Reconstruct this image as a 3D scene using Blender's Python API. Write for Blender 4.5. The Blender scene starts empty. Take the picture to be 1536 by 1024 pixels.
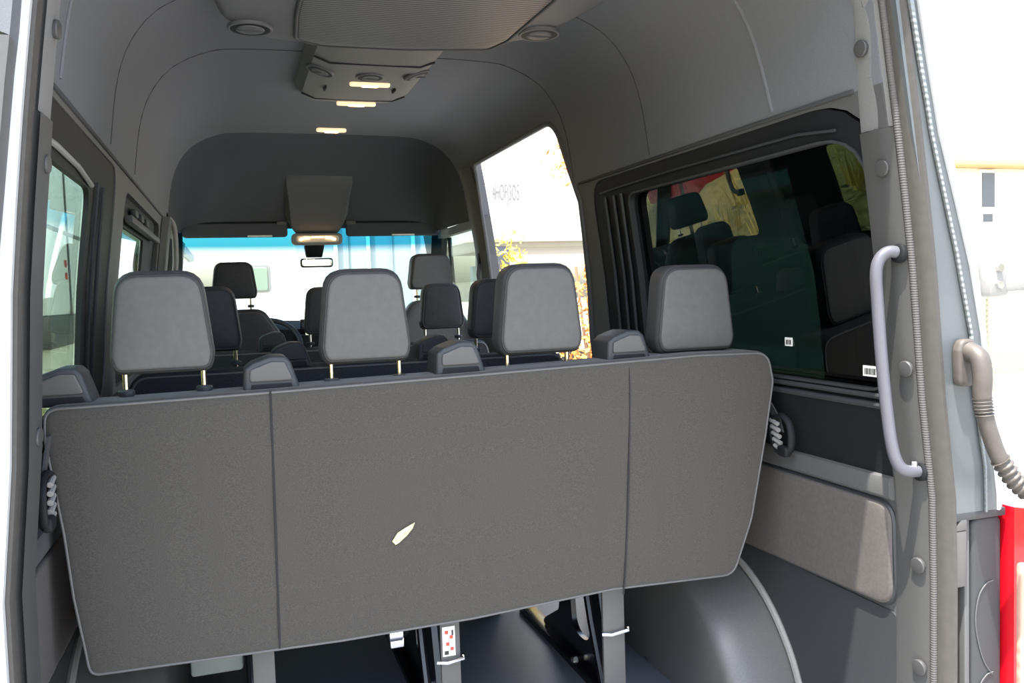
import bpy, bmesh, math, random
from mathutils import Vector, Matrix, Euler
from mathutils.geometry import delaunay_2d_cdt
PI = math.pi
random.seed(7)
SC = bpy.context.scene
COL = SC.collection

# ------------------------------------------------------------------ materials
def mat(name, col, rough=.6, metal=0., noise=0., nscale=40., bump=0., bscale=200., spec=.5, coat=0., sheen=0., col2=None, stretch=None, bdist=.002):
    m = bpy.data.materials.new(name); m.use_nodes = True
    nt = m.node_tree; b = nt.nodes['Principled BSDF']
    b.inputs['Base Color'].default_value = (*col, 1); b.inputs['Roughness'].default_value = rough
    b.inputs['Metallic'].default_value = metal; b.inputs['Specular IOR Level'].default_value = spec
    b.inputs['Coat Weight'].default_value = coat
    b.inputs['Sheen Weight'].default_value = sheen
    tc = nt.nodes.new('ShaderNodeTexCoord')
    src = tc.outputs['Object']
    if stretch:
        mp = nt.nodes.new('ShaderNodeMapping'); mp.inputs['Scale'].default_value = stretch
        nt.links.new(src, mp.inputs['Vector']); src = mp.outputs['Vector']
    if noise or col2:
        n = nt.nodes.new('ShaderNodeTexNoise'); n.inputs['Scale'].default_value = nscale; n.inputs['Detail'].default_value = 4
        nt.links.new(src, n.inputs['Vector'])
        r = nt.nodes.new('ShaderNodeValToRGB')
        c2 = col2 or tuple(min(1, c*(1+noise)) for c in col); c1 = col if col2 else tuple(c*(1-noise) for c in col)
        r.color_ramp.elements[0].position = .35; r.color_ramp.elements[1].position = .65
        r.color_ramp.elements[0].color = (*c1, 1); r.color_ramp.elements[1].color = (*c2, 1)
        nt.links.new(n.outputs['Fac'], r.inputs['Fac']); nt.links.new(r.outputs['Color'], b.inputs['Base Color'])
    if bump:
        n2 = nt.nodes.new('ShaderNodeTexNoise'); n2.inputs['Scale'].default_value = bscale; n2.inputs['Detail'].default_value = 2
        nt.links.new(src, n2.inputs['Vector'])
        bp = nt.nodes.new('ShaderNodeBump'); bp.inputs['Strength'].default_value = bump; bp.inputs['Distance'].default_value = bdist
        nt.links.new(n2.outputs['Fac'], bp.inputs['Height']); nt.links.new(bp.outputs['Normal'], b.inputs['Normal'])
    return m

def wave_bump(m, axis, scale, strength, dist=.003):
    nt = m.node_tree; b = nt.nodes['Principled BSDF']
    tc = nt.nodes.new('ShaderNodeTexCoord'); wv = nt.nodes.new('ShaderNodeTexWave')
    wv.bands_direction = axis; wv.inputs['Scale'].default_value = scale; wv.inputs['Distortion'].default_value = 1.5
    wv.inputs['Detail'].default_value = 2
    bp = nt.nodes.new('ShaderNodeBump'); bp.inputs['Strength'].default_value = strength; bp.inputs['Distance'].default_value = dist
    nt.links.new(tc.outputs['Object'], wv.inputs['Vector']); nt.links.new(wv.outputs['Fac'], bp.inputs['Height'])
    nt.links.new(bp.outputs['Normal'], b.inputs['Normal'])
    return m

def emit(name, col, s):
    m = bpy.data.materials.new(name); m.use_nodes = True; nt = m.node_tree
    b = nt.nodes['Principled BSDF']; b.inputs['Base Color'].default_value = (*col, 1)
    b.inputs['Emission Color'].default_value = (*col, 1); b.inputs['Emission Strength'].default_value = s
    return m

def glass(name, tint, ior=1.5, band=None):
    m = bpy.data.materials.new(name); m.use_nodes = True; nt = m.node_tree
    nt.nodes.remove(nt.nodes['Principled BSDF'])
    out = nt.nodes['Material Output']
    t = nt.nodes.new('ShaderNodeBsdfTransparent'); t.inputs['Color'].default_value = (*tint, 1)
    g = nt.nodes.new('ShaderNodeBsdfGlossy'); g.inputs['Roughness'].default_value = 0.0
    # Schlick reflectance, the same from both sides of the pane
    f0 = ((ior-1)/(ior+1))**2
    ge = nt.nodes.new('ShaderNodeNewGeometry'); dt = nt.nodes.new('ShaderNodeVectorMath'); dt.operation = 'DOT_PRODUCT'
    nt.links.new(ge.outputs['Incoming'], dt.inputs[0]); nt.links.new(ge.outputs['Normal'], dt.inputs[1])
    def mth(op, a, b=None):
        n = nt.nodes.new('ShaderNodeMath'); n.operation = op
        for i, v in enumerate((a, b)):
            if v is None: continue
            if isinstance(v, float): n.inputs[i].default_value = v
            else: nt.links.new(v, n.inputs[i])
        return n.outputs[0]
    f = mth('ADD', mth('MULTIPLY', mth('POWER', mth('SUBTRACT', 1., mth('ABSOLUTE', dt.outputs['Value'])), 5.), 1-f0), f0)
    mx = nt.nodes.new('ShaderNodeMixShader')
    nt.links.new(f, mx.inputs[0]); nt.links.new(t.outputs[0], mx.inputs[1]); nt.links.new(g.outputs[0], mx.inputs[2])
    nt.links.new(mx.outputs[0], out.inputs['Surface'])
    if band:   # shade band dyed into the top of the pane, by height
        z0, z1, c = band
        tc = nt.nodes.new('ShaderNodeTexCoord'); sx = nt.nodes.new('ShaderNodeSeparateXYZ')
        mr = nt.nodes.new('ShaderNodeMapRange'); mr.inputs['From Min'].default_value = z0; mr.inputs['From Max'].default_value = z1
        mixc = nt.nodes.new('ShaderNodeMix'); mixc.data_type = 'RGBA'
        mixc.inputs[6].default_value = (*tint, 1); mixc.inputs[7].default_value = (*c, 1)
        nt.links.new(tc.outputs['Object'], sx.inputs[0]); nt.links.new(sx.outputs['Z'], mr.inputs['Value'])
        nt.links.new(mr.outputs[0], mixc.inputs[0]); nt.links.new(mixc.outputs[2], t.inputs['Color'])
    return m

M = {}
M['fabric'] = mat('seat_fabric', (.061, .057, .051), .95, noise=.22, nscale=420, bump=.5, bscale=500, sheen=.15, stretch=(1, 1, 2.2), spec=.2)
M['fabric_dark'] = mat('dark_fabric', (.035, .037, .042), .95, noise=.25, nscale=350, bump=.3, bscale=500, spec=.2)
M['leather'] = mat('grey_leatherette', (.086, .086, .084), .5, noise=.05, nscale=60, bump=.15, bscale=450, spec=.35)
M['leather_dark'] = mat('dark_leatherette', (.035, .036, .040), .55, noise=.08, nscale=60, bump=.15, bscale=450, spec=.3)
M['piping'] = mat('piping', (.10, .10, .10), .55)
M['piping_dk'] = mat('dark_piping', (.03, .03, .032), .6)
M['thread'] = mat('dark_thread', (.02, .02, .022), .9)
M['liner'] = mat('headliner_fabric', (.152, .160, .176), .95, noise=.05, nscale=300, bump=.15, bscale=600, spec=.2)
M['liner_dark'] = mat('cab_headliner_shaded', (.068, .074, .086), .95, noise=.05, nscale=300, spec=.2)  # headliner fabric again, with the front cap's shade put into the colour
M['cab_console'] = mat('cab_console_plastic', (.085, .090, .10), .85, noise=.04, nscale=300)
M['seam'] = mat('seam_gap', (.045, .047, .05), .9)
M['plastic'] = mat('grey_plastic', (.085, .087, .088), .6, noise=.04, nscale=250, bump=.25, bscale=900, bdist=.001)
M['console'] = mat('console_plastic', (.155, .152, .142), .6, noise=.04, nscale=250, bump=.2, bscale=900, bdist=.001)
M['acbody'] = mat('unit_plastic', (.105, .108, .115), .55, noise=.04, nscale=250, bump=.2, bscale=900, bdist=.001)
M['shell'] = mat('headrest_side_shaded', (.05, .05, .051), .55, noise=.05, nscale=60, bump=.15, bscale=450)  # grey leatherette darkened: shade on the headrest sides painted into the colour
M['plastic_lt'] = mat('light_grey_plastic', (.25, .248, .24), .55, noise=.04, nscale=250, bump=.2, bscale=900, bdist=.001)
M['plastic_dk'] = mat('dark_grey_plastic', (.034, .038, .042), .55, noise=.05, nscale=250, bump=.3, bscale=900, bdist=.001)
M['black'] = mat('black_plastic', (.010, .0115, .014), .6, noise=.1, nscale=100, spec=.22)
M['gloss_black'] = mat('black_enamel_steel', (.006, .006, .009), .22, spec=.6)
M['steel_grey'] = mat('grey_painted_steel', (.085, .084, .082), .5)
M['chrome'] = mat('chrome', (.75, .75, .75), .12, metal=1)
M['brass'] = mat('zinc_post', (.80, .72, .58), .18, metal=1)
M['floor'] = mat('rubber_floor', (.13, .145, .17), .4, noise=.12, nscale=180, bump=.15, bscale=300)
M['panel'] = mat('trim_felt', (.108, .100, .095), .95, noise=.06, nscale=120, bump=.3, bscale=500, spec=.1)
M['arch'] = mat('arch_vinyl', (.115, .115, .114), .38, noise=.06, nscale=200, bump=.25, bscale=700, bdist=.001)
M['seal'] = mat('rubber_seal', (.055, .051, .046), .6, noise=.08, nscale=60)
M['seal_dk'] = wave_bump(mat('rubber_lip', (.075, .072, .07), .65), 'Z', 60, .35)
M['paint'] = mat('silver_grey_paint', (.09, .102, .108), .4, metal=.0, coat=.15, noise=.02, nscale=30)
M['paint_sunlit'] = mat('sunlit_silver_paint', (.66, .68, .69), .35, coat=.4)  # same silver paint, lightened so the colour carries the sun glare
M['pillar'] = mat('pillar_plastic', (.060, .061, .061), .6, noise=.04, nscale=250, bump=.25, bscale=900, bdist=.001)
M['clip'] = mat('clip_plastic', (.055, .055, .056), .5)
M['pillar_lt'] = mat('pale_pillar_plastic', (.18, .182, .185), .55, noise=.06, nscale=350, bump=.3, bscale=900, bdist=.001)
M['bead'] = wave_bump(mat('seam_sealer', (.20, .22, .225), .6), 'Z', 26, .55, .004)
M['grab'] = mat('grey_handle', (.10, .10, .12), .4, bump=.05, bscale=400)
M['hose'] = mat('hose_rubber', (.078, .069, .061), .55, noise=.06, nscale=60)
M['lamp_red'] = mat('red_lens', (.50, .005, .014), .12, coat=.6)
M['lamp_clear'] = wave_bump(mat('clear_lens', (.46, .29, .23), .12, coat=.6), 'Z', 10, .4)
M['white'] = mat('white_paint', (.82, .82, .80), .35, coat=.3)
M['white_paper'] = mat('white_paper', (.85, .85, .82), .7)
M['ink'] = mat('black_ink', (.03, .03, .03), .7)
M['faded_ink'] = mat('faded_ink', (.16, .16, .17), .7)
M['ink_red'] = mat('red_ink', (.55, .08, .05), .7)
M['cover'] = mat('grey_green_plastic', (.12, .14, .13), .5)
M['guide'] = mat('guide_cover', (.08, .08, .079), .5, bump=.2, bscale=900, bdist=.001)
M['belt'] = wave_bump(mat('grey_webbing', (.07, .07, .072), .8), 'Z', 120, .5)
M['lampwarm'] = emit('warm_bulb', (1.0, .62, .28), 9)
M['lens_glow'] = emit('glowing_lens', (1.0, .74, .46), .75)
M['lensoff'] = mat('lamp_lens', (.62, .57, .48), .3)
M['screen'] = emit('phone_screen', (.22, .42, .80), 1.3)
M['screen2'] = emit('phone_screen_pale', (.75, .72, .62), .9)
M['dirt'] = mat('dry_ground', (.34, .33, .31), .95, col2=(.43, .42, .39), nscale=1.5, bump=.6, bscale=8, bdist=.05)
M['field'] = mat('yellow_field', (.40, .34, .17), .95, col2=(.48, .44, .24), nscale=1.2)
M['bank'] = mat('dry_bank', (.42, .31, .11), .95, col2=(.30, .27, .12), nscale=2.2, bump=.8, bscale=9, bdist=.08)
M['gravel'] = mat('gravel', (.42, .40, .36), .95, col2=(.55, .53, .5), nscale=20, bump=.6, bscale=40, bdist=.03)
M['straw'] = mat('dry_grass', (.62, .46, .12), .9, noise=.3, nscale=3)
M['leaf_y'] = mat('yellow_leaves', (.70, .55, .06), .8, noise=.4, nscale=5)
M['leaf_o'] = mat('orange_leaves', (.62, .26, .05), .8, noise=.4, nscale=5)
M['leaf_g'] = mat('green_leaves', (.22, .30, .08), .8, noise=.4, nscale=5)
M['twig'] = mat('twig', (.22, .15, .09), .9)
M['red'] = mat('red_panel', (.55, .02, .04), .5)
M['cream'] = mat('cream_stucco', (.80, .76, .62), .9, noise=.05, nscale=5)
M['brown'] = mat('brown_fascia', (.50, .33, .20), .8)
M['bluegrey'] = mat('blue_grey_cladding', (.30, .36, .37), .6)
M['offpane'] = mat('dull_window_pane', (.10, .11, .13), .15)
M['pane_green'] = mat('green_grey_pane', (.24, .30, .24), .2)
M['galv'] = mat('galvanised_wire', (.30, .28, .22), .6, metal=.2)
M['tyre'] = mat('tyre', (.03, .03, .03), .9)
M['dried_leaf'] = mat('dried_leaf', (.78, .62, .36), .7, noise=.2, nscale=150)
M['glass_dark'] = glass('privacy_glass', (.145, .20, .195), 1.9)
M['glass_door'] = glass('door_privacy_glass', (.30, .36, .36), 1.5)
M['glass_green'] = glass('green_glass', (.66, .77, .68), 1.38)
M['glass_green_reflect'] = glass('green_glass_dark_reflection', (.45, .56, .48), 1.38)  # same green glass, dark interior reflection put into the tint
M['glass_wind'] = glass('windscreen_glass', (.80, .88, .84), 1.45, band=(1.425, 1.475, (.04, .32, .46)))
M['glass_side'] = glass('side_glass', (.80, .86, .80), 1.5)
M['mirror'] = mat('mirror_face', (.75, .78, .75), .03, metal=1)

def grille_mat():
    m = mat('grille_plastic', (.085, .085, .092), .5)
    nt = m.node_tree; b = nt.nodes['Principled BSDF']
    tc = nt.nodes.new('ShaderNodeTexCoord'); sx = nt.nodes.new('ShaderNodeSeparateXYZ')
    mu = nt.nodes.new('ShaderNodeMath'); mu.operation = 'MULTIPLY'; mu.inputs[1].default_value = 2*PI/.015
    si = nt.nodes.new('ShaderNodeMath'); si.operation = 'SINE'
    r = nt.nodes.new('ShaderNodeValToRGB')
    r.color_ramp.elements[0].position = .25; r.color_ramp.elements[0].color = (.022, .022, .026, 1)
    r.color_ramp.elements[1].position = .65; r.color_ramp.elements[1].color = (.15, .148, .155, 1)
    mr = nt.nodes.new('ShaderNodeMapRange'); mr.inputs['From Min'].default_value = -1
    nt.links.new(tc.outputs['Object'], sx.inputs[0]); nt.links.new(sx.outputs['Y'], mu.inputs[0]); nt.links.new(mu.outputs[0], si.inputs[0])
    nt.links.new(si.outputs[0], mr.inputs['Value']); nt.links.new(mr.outputs[0], r.inputs['Fac']); nt.links.new(r.outputs['Color'], b.inputs['Base Color'])
    return m
M['grille'] = grille_mat()

# ------------------------------------------------------------------ mesh helpers
class MB:
    def __init__(s): s.v = []; s.f = []; s.fm = []
    def add(s, vs, fs, mi=0):
        o = len(s.v); s.v += [tuple(v) for v in vs]; s.f += [tuple(i+o for i in f) for f in fs]; s.fm += [mi]*len(fs); return s
    def box(s, x0, x1, y0, y1, z0, z1, r=0., mi=0, seg=2, mtx=None):
        bm = bmesh.new(); bmesh.ops.create_cube(bm, size=1)
        for v in bm.verts: v.co = Vector(((x0+x1)/2+v.co.x*(x1-x0), (y0+y1)/2+v.co.y*(y1-y0), (z0+z1)/2+v.co.z*(z1-z0)))
        if r: bmesh.ops.bevel(bm, geom=bm.edges[:], offset=r, segments=seg, affect='EDGES', profile=.5)
        if mtx: bmesh.ops.transform(bm, matrix=mtx, verts=bm.verts)
        bm.verts.index_update(); s.add([v.co for v in bm.verts], [[v.index for v in f.verts] for f in bm.faces], mi); bm.free(); return s
    def hexa(s, p, r=0., mi=0, seg=2):
        """eight corners: bottom 4 ccw, top 4 ccw"""
        bm = bmesh.new(); vs = [bm.verts.new(q) for q in p]
        for f in ((3, 2, 1, 0), (4, 5, 6, 7), (0, 1, 5, 4), (1, 2, 6, 5), (2, 3, 7, 6), (3, 0, 4, 7)): bm.faces.new([vs[i] for i in f])
        if r: bmesh.ops.bevel(bm, geom=bm.edges[:], offset=r, segments=seg, affect='EDGES', profile=.5)
        bm.verts.index_update(); s.add([v.co for v in bm.verts], [[v.index for v in f.verts] for f in bm.faces], mi); bm.free(); return s
    def loft(s, loops, caps=True, closed=True, mi=0):
        n = len(loops[0]); vs = [p for l in loops for p in l]; fs = []
        for i in range(len(loops)-1):
            for j in range(n if closed else n-1):
                k = (j+1) % n; fs.append((i*n+j, i*n+k, (i+1)*n+k, (i+1)*n+j))
        if caps and closed: fs.append(tuple(range(n))[::-1]); fs.append(tuple((len(loops)-1)*n+j for j in range(n)))
        return s.add(vs, fs, mi)
    def tube(s, path, r, n=10, closed=False, mi=0, flat=1., radii=None):
        P = [Vector(p) for p in path]; loops = []; up = None; m = len(P)
        for i, p in enumerate(P):
            a = P[(i-1) % m] if (closed or i > 0) else p; b = P[(i+1) % m] if (closed or i < m-1) else p
            t = (b-a).normalized()
            if up is None: up = t.orthogonal().normalized()
            up = (up - t*up.dot(t)).normalized(); sd = t.cross(up)
            rr = radii[i] if radii else r
            loops.append([p+up*math.cos(2*PI*k/n)*rr+sd*math.sin(2*PI*k/n)*rr*flat for k in range(n)])
        if closed: loops.append(loops[0]); return s.loft(loops, caps=False, mi=mi)
        return s.loft(loops, mi=mi)
    def lathe(s, prof, c, axis=(0, 0, 1), n=20, sx=1., mi=0):
        """prof: (radius, height) along axis from point c"""
        a = Vector(axis).normalized(); u = a.orthogonal().normalized(); w_ = a.cross(u); c = Vector(c)
        return s.loft([[c+a*h+u*math.cos(2*PI*k/n)*r*sx+w_*math.sin(2*PI*k/n)*r for k in range(n)] for r, h in prof], mi=mi)
    def puff(s, out, d0, d1, r, axis='y', seg=4, b0=0., b1=0., shear=0., mi=0, tf=None):
        """rounded-edge slab of a 2-D outline (u,v); d = depth. b0/b1 bulge of the two faces"""
        area = sum(a[0]*b[1]-b[0]*a[1] for a, b in zip(out, out[1:]+out[:1]))
        if area < 0: out = out[::-1]
        n = len(out); cx = sum(p[0] for p in out)/n; cy = sum(p[1] for p in out)/n
        def inset(t):
            res = []
            for i in range(n):
                a = Vector(out[i-1]); b = Vector(out[(i+1) % n]); d = (b-a)
                nn = Vector((-d.y, d.x)); nn = nn/(nn.length or 1); res.append((out[i][0]+nn.x*t, out[i][1]+nn.y*t))
            return res
        L = []
        def put(pts, d):
            q = []
            for u, v in pts:
                dd = d+shear*v
                q.append({'y': (u, dd, v), 'x': (dd, u, v), 'z': (u, v, dd)}[axis] if tf is None else tf(u, v, dd))
            L.append(q)
        def scl(pts, f): return [(cx+(p[0]-cx)*f, cy+(p[1]-cy)*f) for p in pts]
        ins = inset(r)
        for f in (.02, .3, .55, .78, .93): put(scl(ins, f), d0-b0*(1-f*f))
        for k in range(seg+1):
            a = k/seg*PI/2; put(inset(r*(1-math.sin(a))), d0+r*(1-math.cos(a)))
        for k in range(seg+1):
            a = k/seg*PI/2; put(inset(r*(1-math.cos(a))), d1-r*(1-math.sin(a)))
        for f in (.93, .78, .55, .3, .02): put(scl(ins, f), d1+b1*(1-f*f))
        return s.loft(L, mi=mi)
    def build(s, name, m, parent=None, sharp=38, fix=True, smooth=True):
        me = bpy.data.meshes.new(name); me.from_pydata(s.v, [], s.f)
        ms = m if isinstance(m, (list, tuple)) else [m]
        for q in ms: me.materials.append(q)
        for p, i in zip(me.polygons, s.fm): p.material_index = i
        if fix:
            bm = bmesh.new(); bm.from_mesh(me); bmesh.ops.recalc_face_normals(bm, faces=bm.faces); bm.to_mesh(me); bm.free()
        if smooth:
            for p in me.polygons: p.use_smooth = True
            me.set_sharp_from_angle(angle=math.radians(sharp))
        o = bpy.data.objects.new(name, me); COL.objects.link(o)
        if parent: o.parent = parent; o.matrix_parent_inverse = Matrix.Translation(parent_world(parent)).inverted()
        return o

def parent_world(p):
    return p.location.copy() if p.parent is None else Vector((0, 0, 0))   # part meshes are already in world coordinates

def tag(o, label=None, cat=None, group=None, kind=None):
    if label: o['label'] = label
    if cat: o['category'] = cat
    if group: o['group'] = group
    if kind: o['kind'] = kind
    return o
def thing(name, loc, label, cat, group=None):
    o = bpy.data.objects.new(name, None); COL.objects.link(o); o.location = loc; o.empty_display_size = .05
    return tag(o, label, cat, group)
def struct(o, label=None, cat=None): return tag(o, label, cat, None, 'structure')

def rpoly(pts, rad, n=6):
    """polygon with rounded corners; rad number or list"""
    res = []; N = len(pts)
    for i, p in enumerate(pts):
        r = rad[i] if isinstance(rad, (list, tuple)) else rad
        p = Vector(p); a = Vector(pts[i-1])-p; b = Vector(pts[(i+1) % N])-p
        if r <= 0: res.append(tuple(p)); continue
        la, lb = a.length, b.length; a.normalize(); b.normalize()
        ang = a.angle(b); t = min(r/math.tan(ang/2), la*.49, lb*.49)
        for k in range(n+1):
            f = k/n; q = (p+a*t)*(1-f)**2+p*2*f*(1-f)+(p+b*t)*f*f; res.append((q.x, q.y))
    return res
def rrect(u0, u1, v0, v1, r, n=6): return rpoly([(u0, v0), (u1, v0), (u1, v1), (u0, v1)], r, n)

def smooth_path(pts, n=8):
    """catmull-rom through points"""
    P = [Vector(p) for p in pts]; P = [P[0]*2-P[1]]+P+[P[-1]*2-P[-2]]; out = []
    for i in range(1, len(P)-2):
        for k in range(n):
            t = k/n; a, b, c, d = P[i-1:i+3]
            out.append(.5*((2*b)+(c-a)*t+(2*a-5*b+4*c-d)*t*t+(3*b-a-3*c+d)*t**3))
    out.append(P[-2]); return out

def inside(p, poly):
    x, y = p; c = False; n = len(poly)
    for i in range(n):
        x1, y1 = poly[i]; x2, y2 = poly[i-1]
        if (y1 > y) != (y2 > y) and x < (x2-x1)*(y-y1)/(y2-y1)+x1: c = not c
    return c
def resample(poly, step):
    out = []
    for a, b in zip(poly, poly[1:]+poly[:1]):
        d = math.dist(a, b); k = max(1, int(d/step))
        for i in range(k): out.append((a[0]+(b[0]-a[0])*i/k, a[1]+(b[1]-a[1])*i/k))
    return out
def panel(outlines, holes, mapf, step, thick, mb=None, mi=0):
    """sheet with holes cut in (u,v), laid on mapf(u,v,offset), with thickness"""
    mb = mb or MB(); V = []; Ed = []
    loops = [resample(o, step) for o in outlines+holes]
    for l in loops:
        o = len(V); V += l; Ed += [(o+i, o+(i+1) % len(l)) for i in range(len(l))]
    bnd = list(V)
    us = [p[0] for o in outlines for p in o]; vs = [p[1] for o in outlines for p in o]
    cell = {}
    for p in bnd: cell.setdefault((int(p[0]/step), int(p[1]/step)), []).append(p)
    u = min(us)+step/2
    while u < max(us):
        v = min(vs)+step/2
        while v < max(vs):
            c = (int(u/step), int(v/step))
            near = any(math.dist(q, (u, v)) < step*.5 for i in (-1, 0, 1) for j in (-1, 0, 1) for q in cell.get((c[0]+i, c[1]+j), []))
            if not near and any(inside((u, v), o) for o in outlines) and not any(inside((u, v), h) for h in holes): V.append((u, v))
            v += step
        u += step
    vv, ee, ff, *_ = delaunay_2d_cdt([Vector(p) for p in V], Ed, [], 0, 1e-6)
    T = []
    for f in ff:
        c = (sum(vv[i].x for i in f)/3, sum(vv[i].y for i in f)/3)
        if any(inside(c, o) for o in outlines) and not any(inside(c, h) for h in holes): T.append(tuple(f))
    n = len(vv); cnt = {}
    for f in T:
        for a, b in zip(f, f[1:]+f[:1]): cnt[(a, b)] = cnt.get((a, b), 0)+1
    F = [f for f in T]+[tuple(i+n for i in f[::-1]) for f in T]
    for (a, b) in cnt:
        if (b, a) not in cnt: F.append((b, a, a+n, b+n))
    mb.add([mapf(p.x, p.y, 0) for p in vv]+[mapf(p.x, p.y, thick) for p in vv], F, mi)
    return mb

# ------------------------------------------------------------------ the van's inner skin: half width w at height z
PR = [(0, .875), (.45, .88), (.75, .875), (.9, .85), (1.2, .825), (1.5, .785), (1.56, .775), (1.72, .752), (1.83, .715), (1.92, .645), (1.975, .54), (1.995, .42), (2.0, 0)]
def w(z):
    if z <= 0: return PR[0][1]
    for (a, b), (c, d) in zip(PR, PR[1:]):
        if a <= z <= c: return b+(d-b)*(z-a)/(c-a)
    return 0.
def wall(s, off=0.):
    return lambda y, z, d: (s*(w(z)+off+d), y, z)

# ------------------------------------------------------------------ camera, sky, sun
cam = bpy.data.cameras.new('camera'); co = bpy.data.objects.new('camera', cam); COL.objects.link(co)
cam.sensor_width = 36; cam.lens = 1275.8*36/1536; cam.clip_start = .02; cam.clip_end = 500
yaw, pit, rol = .3157, -.0593, -.0328
Fv = Vector((math.sin(yaw)*math.cos(pit), math.cos(yaw)*math.cos(pit), math.sin(pit)))
R0 = Vector((math.cos(yaw), -math.sin(yaw), 0)); U0 = R0.cross(Fv)
Rv = R0*math.cos(rol)+U0*math.sin(rol); Uv = U0*math.cos(rol)-R0*math.sin(rol)
mx = Matrix((Rv, Uv, -Fv)).transposed().to_4x4(); mx.translation = Vector((-.4893, -1.4011, 1.15)); co.matrix_world = mx
SC.camera = co

wd = bpy.data.worlds.new('sky'); SC.world = wd; wd.use_nodes = True
nt = wd.node_tree; sky = nt.nodes.new('ShaderNodeTexSky'); sky.sky_type = 'NISHITA'; sky.sun_disc = False
sky.sun_elevation = math.radians(70); sky.sun_rotation = math.radians(230); sky.dust_density = 3; sky.air_density = 1.2
hs = nt.nodes.new('ShaderNodeHueSaturation'); hs.inputs['Saturation'].default_value = .85
nt.links.new(sky.outputs[0], hs.inputs['Color']); nt.links.new(hs.outputs[0], nt.nodes['Background'].inputs['Color'])
nt.nodes['Background'].inputs['Strength'].default_value = .60
sl = bpy.data.lights.new('sun', 'SUN'); sl.energy = 13; sl.angle = math.radians(.55); sl.color = (1, .95, .88)
so = bpy.data.objects.new('sun', sl); COL.objects.link(so)
so.rotation_euler = Vector((.24, .20, -1)).to_track_quat('-Z', 'Y').to_euler()
vs = SC.view_settings; vs.view_transform = 'Standard'; vs.look = 'None'; vs.gamma = 1; vs.use_curve_mapping = False
vs.exposure = 0.27

# ================================================================== SETTING: the van shell
mb = MB().box(-.9, .9, -.02, 4.35, -.04, 0)
struct(mb.build('floor', M['floor']), 'dark blue grey rubber van floor')
# outer body skin so that no light leaks in
WIN_R = rrect(.10, 1.46, .905, 1.47, .07); WIN_L = rrect(.16, .86, .93, 1.425, .06); WIN_L2 = rrect(1.56, 2.28, .93, 1.43, .05)
CAB = rpoly([(3.12, .98), (4.30, .98), (4.05, 1.50), (3.12, 1.50)], .05)
CABL = rpoly([(3.10, .98), (4.80, .98), (4.62, 1.51), (3.10, 1.51)], .05)
# right wall: rear quarter behind the door opening, and the B pillar piece ahead of it
def rt(z): return (z, )
rear_out = [(.02, 0), (1.66, 0), (1.67, .4), (1.68, .75), (1.665, .95), (1.64, 1.15), (1.62, 1.35), (1.61, 1.48), (1.63, 1.545), (.02, 1.545)]
front_out = [(2.93, 0), (4.36, 0), (4.36, 1.545), (2.90, 1.545), (2.93, 1.28)]
WR = rpoly([(.04, .875), (1.50, .875), (1.50, 1.535), (.04, 1.535)], [.06, .06, .10, .20])
mb = panel([rear_out, front_out], [WR, CAB], wall(1), .07, .04)
struct(mb.build('wall_right', M['plastic'], sharp=50), 'grey plastic right side wall trim')
WLa = rrect(.10, 1.27, .885, 1.53, .10); WLb = rrect(1.49, 2.78, .885, 1.50, .08)
left_out = [(.02, 0), (4.88, 0), (4.88, 1.545), (.02, 1.545)]
mb = panel([left_out], [WLa, WLb, CABL], wall(-1), .07, .02)
struct(mb.build('wall_left', M['plastic'], sharp=50), 'grey plastic left side wall trim')

# headliner: whole arch, with the sliding-door top cut out on the right
prof = [(1.545, .7775)]+[p for p in PR if p[0] > 1.545]
half = smooth_path([(b, 0, a) for a, b in prof], 4)
half = [(p.x, p.z) for p in half]; half[-1] = (0, 2.0)
arch = [(-x, z) for x, z in half]+[(x, z) for x, z in half[::-1][1:]]
S = [0.]
for a, b in zip(arch, arch[1:]): S.append(S[-1]+math.dist(a, b))
def arc(s):
    for i in range(len(S)-1):
        if s <= S[i+1] or i == len(S)-2:
            f = (s-S[i])/(S[i+1]-S[i]); a, b = arch[i], arch[i+1]
            t = Vector((b[0]-a[0], b[1]-a[1])).normalized(); return a[0]+(b[0]-a[0])*f, a[1]+(b[1]-a[1])*f, -t.y, t.x
def arcmap(y, s, d):
    x, z, nx, nz = arc(s); return (x+nx*d, y, z+nz*d)
def s_right(z):
    k = max(range(len(arch)), key=lambda i: (arch[i][0] > 0)*10-abs(arch[i][1]-z)); return S[k]
TOT = S[-1]
door_top = s_right(1.805)
hole = rpoly([(1.63, TOT+.02), (1.67, TOT-.08), (1.73, door_top), (2.86, door_top), (2.905, TOT-.05), (2.91, TOT+.02)], [0, .2, .10, .06, .1, 0])
big = [(.02, 0), (3.2, 0), (3.2, TOT), (.02, TOT)]
mb = panel([big], [hole], arcmap, .05, .035)
ceiling = struct(mb.build('ceiling', M['liner'], sharp=60), 'grey fabric headliner arching over the van')
def seam(ya, yb, s0, s1, name, r=.0017, m='seam'):
    pts = [arcmap(ya+(yb-ya)*k/60, s0+(s1-s0)*k/60, -.0005) for k in range(61)]
    MB().tube(pts, r, 6).build(name, M[m], ceiling)
seam(1.08, 1.02, .03, TOT-.02, 'seam'); seam(1.66, 1.64, .03, TOT-.03, 'seam')
seam(.38, .47, TOT-.02, TOT-.5, 'seam', .0045, 'liner'); seam(.38, .47, .03, .5, 'seam', .0045, 'liner')
# edge line between headliner and wall trim
for sgn, nm in ((-1, 'trim_1'), (1, 'trim_2')):
    rng = [(.12, 3.05)] if sgn < 0 else [(.10, 1.60)]
    m2 = MB()
    for a, b in rng: m2.box(sgn*(w(1.547))-.005, sgn*(w(1.547))+.005, a, b, 1.541, 1.551, .003)
    struct(m2.build(nm, M['seam']))
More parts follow.
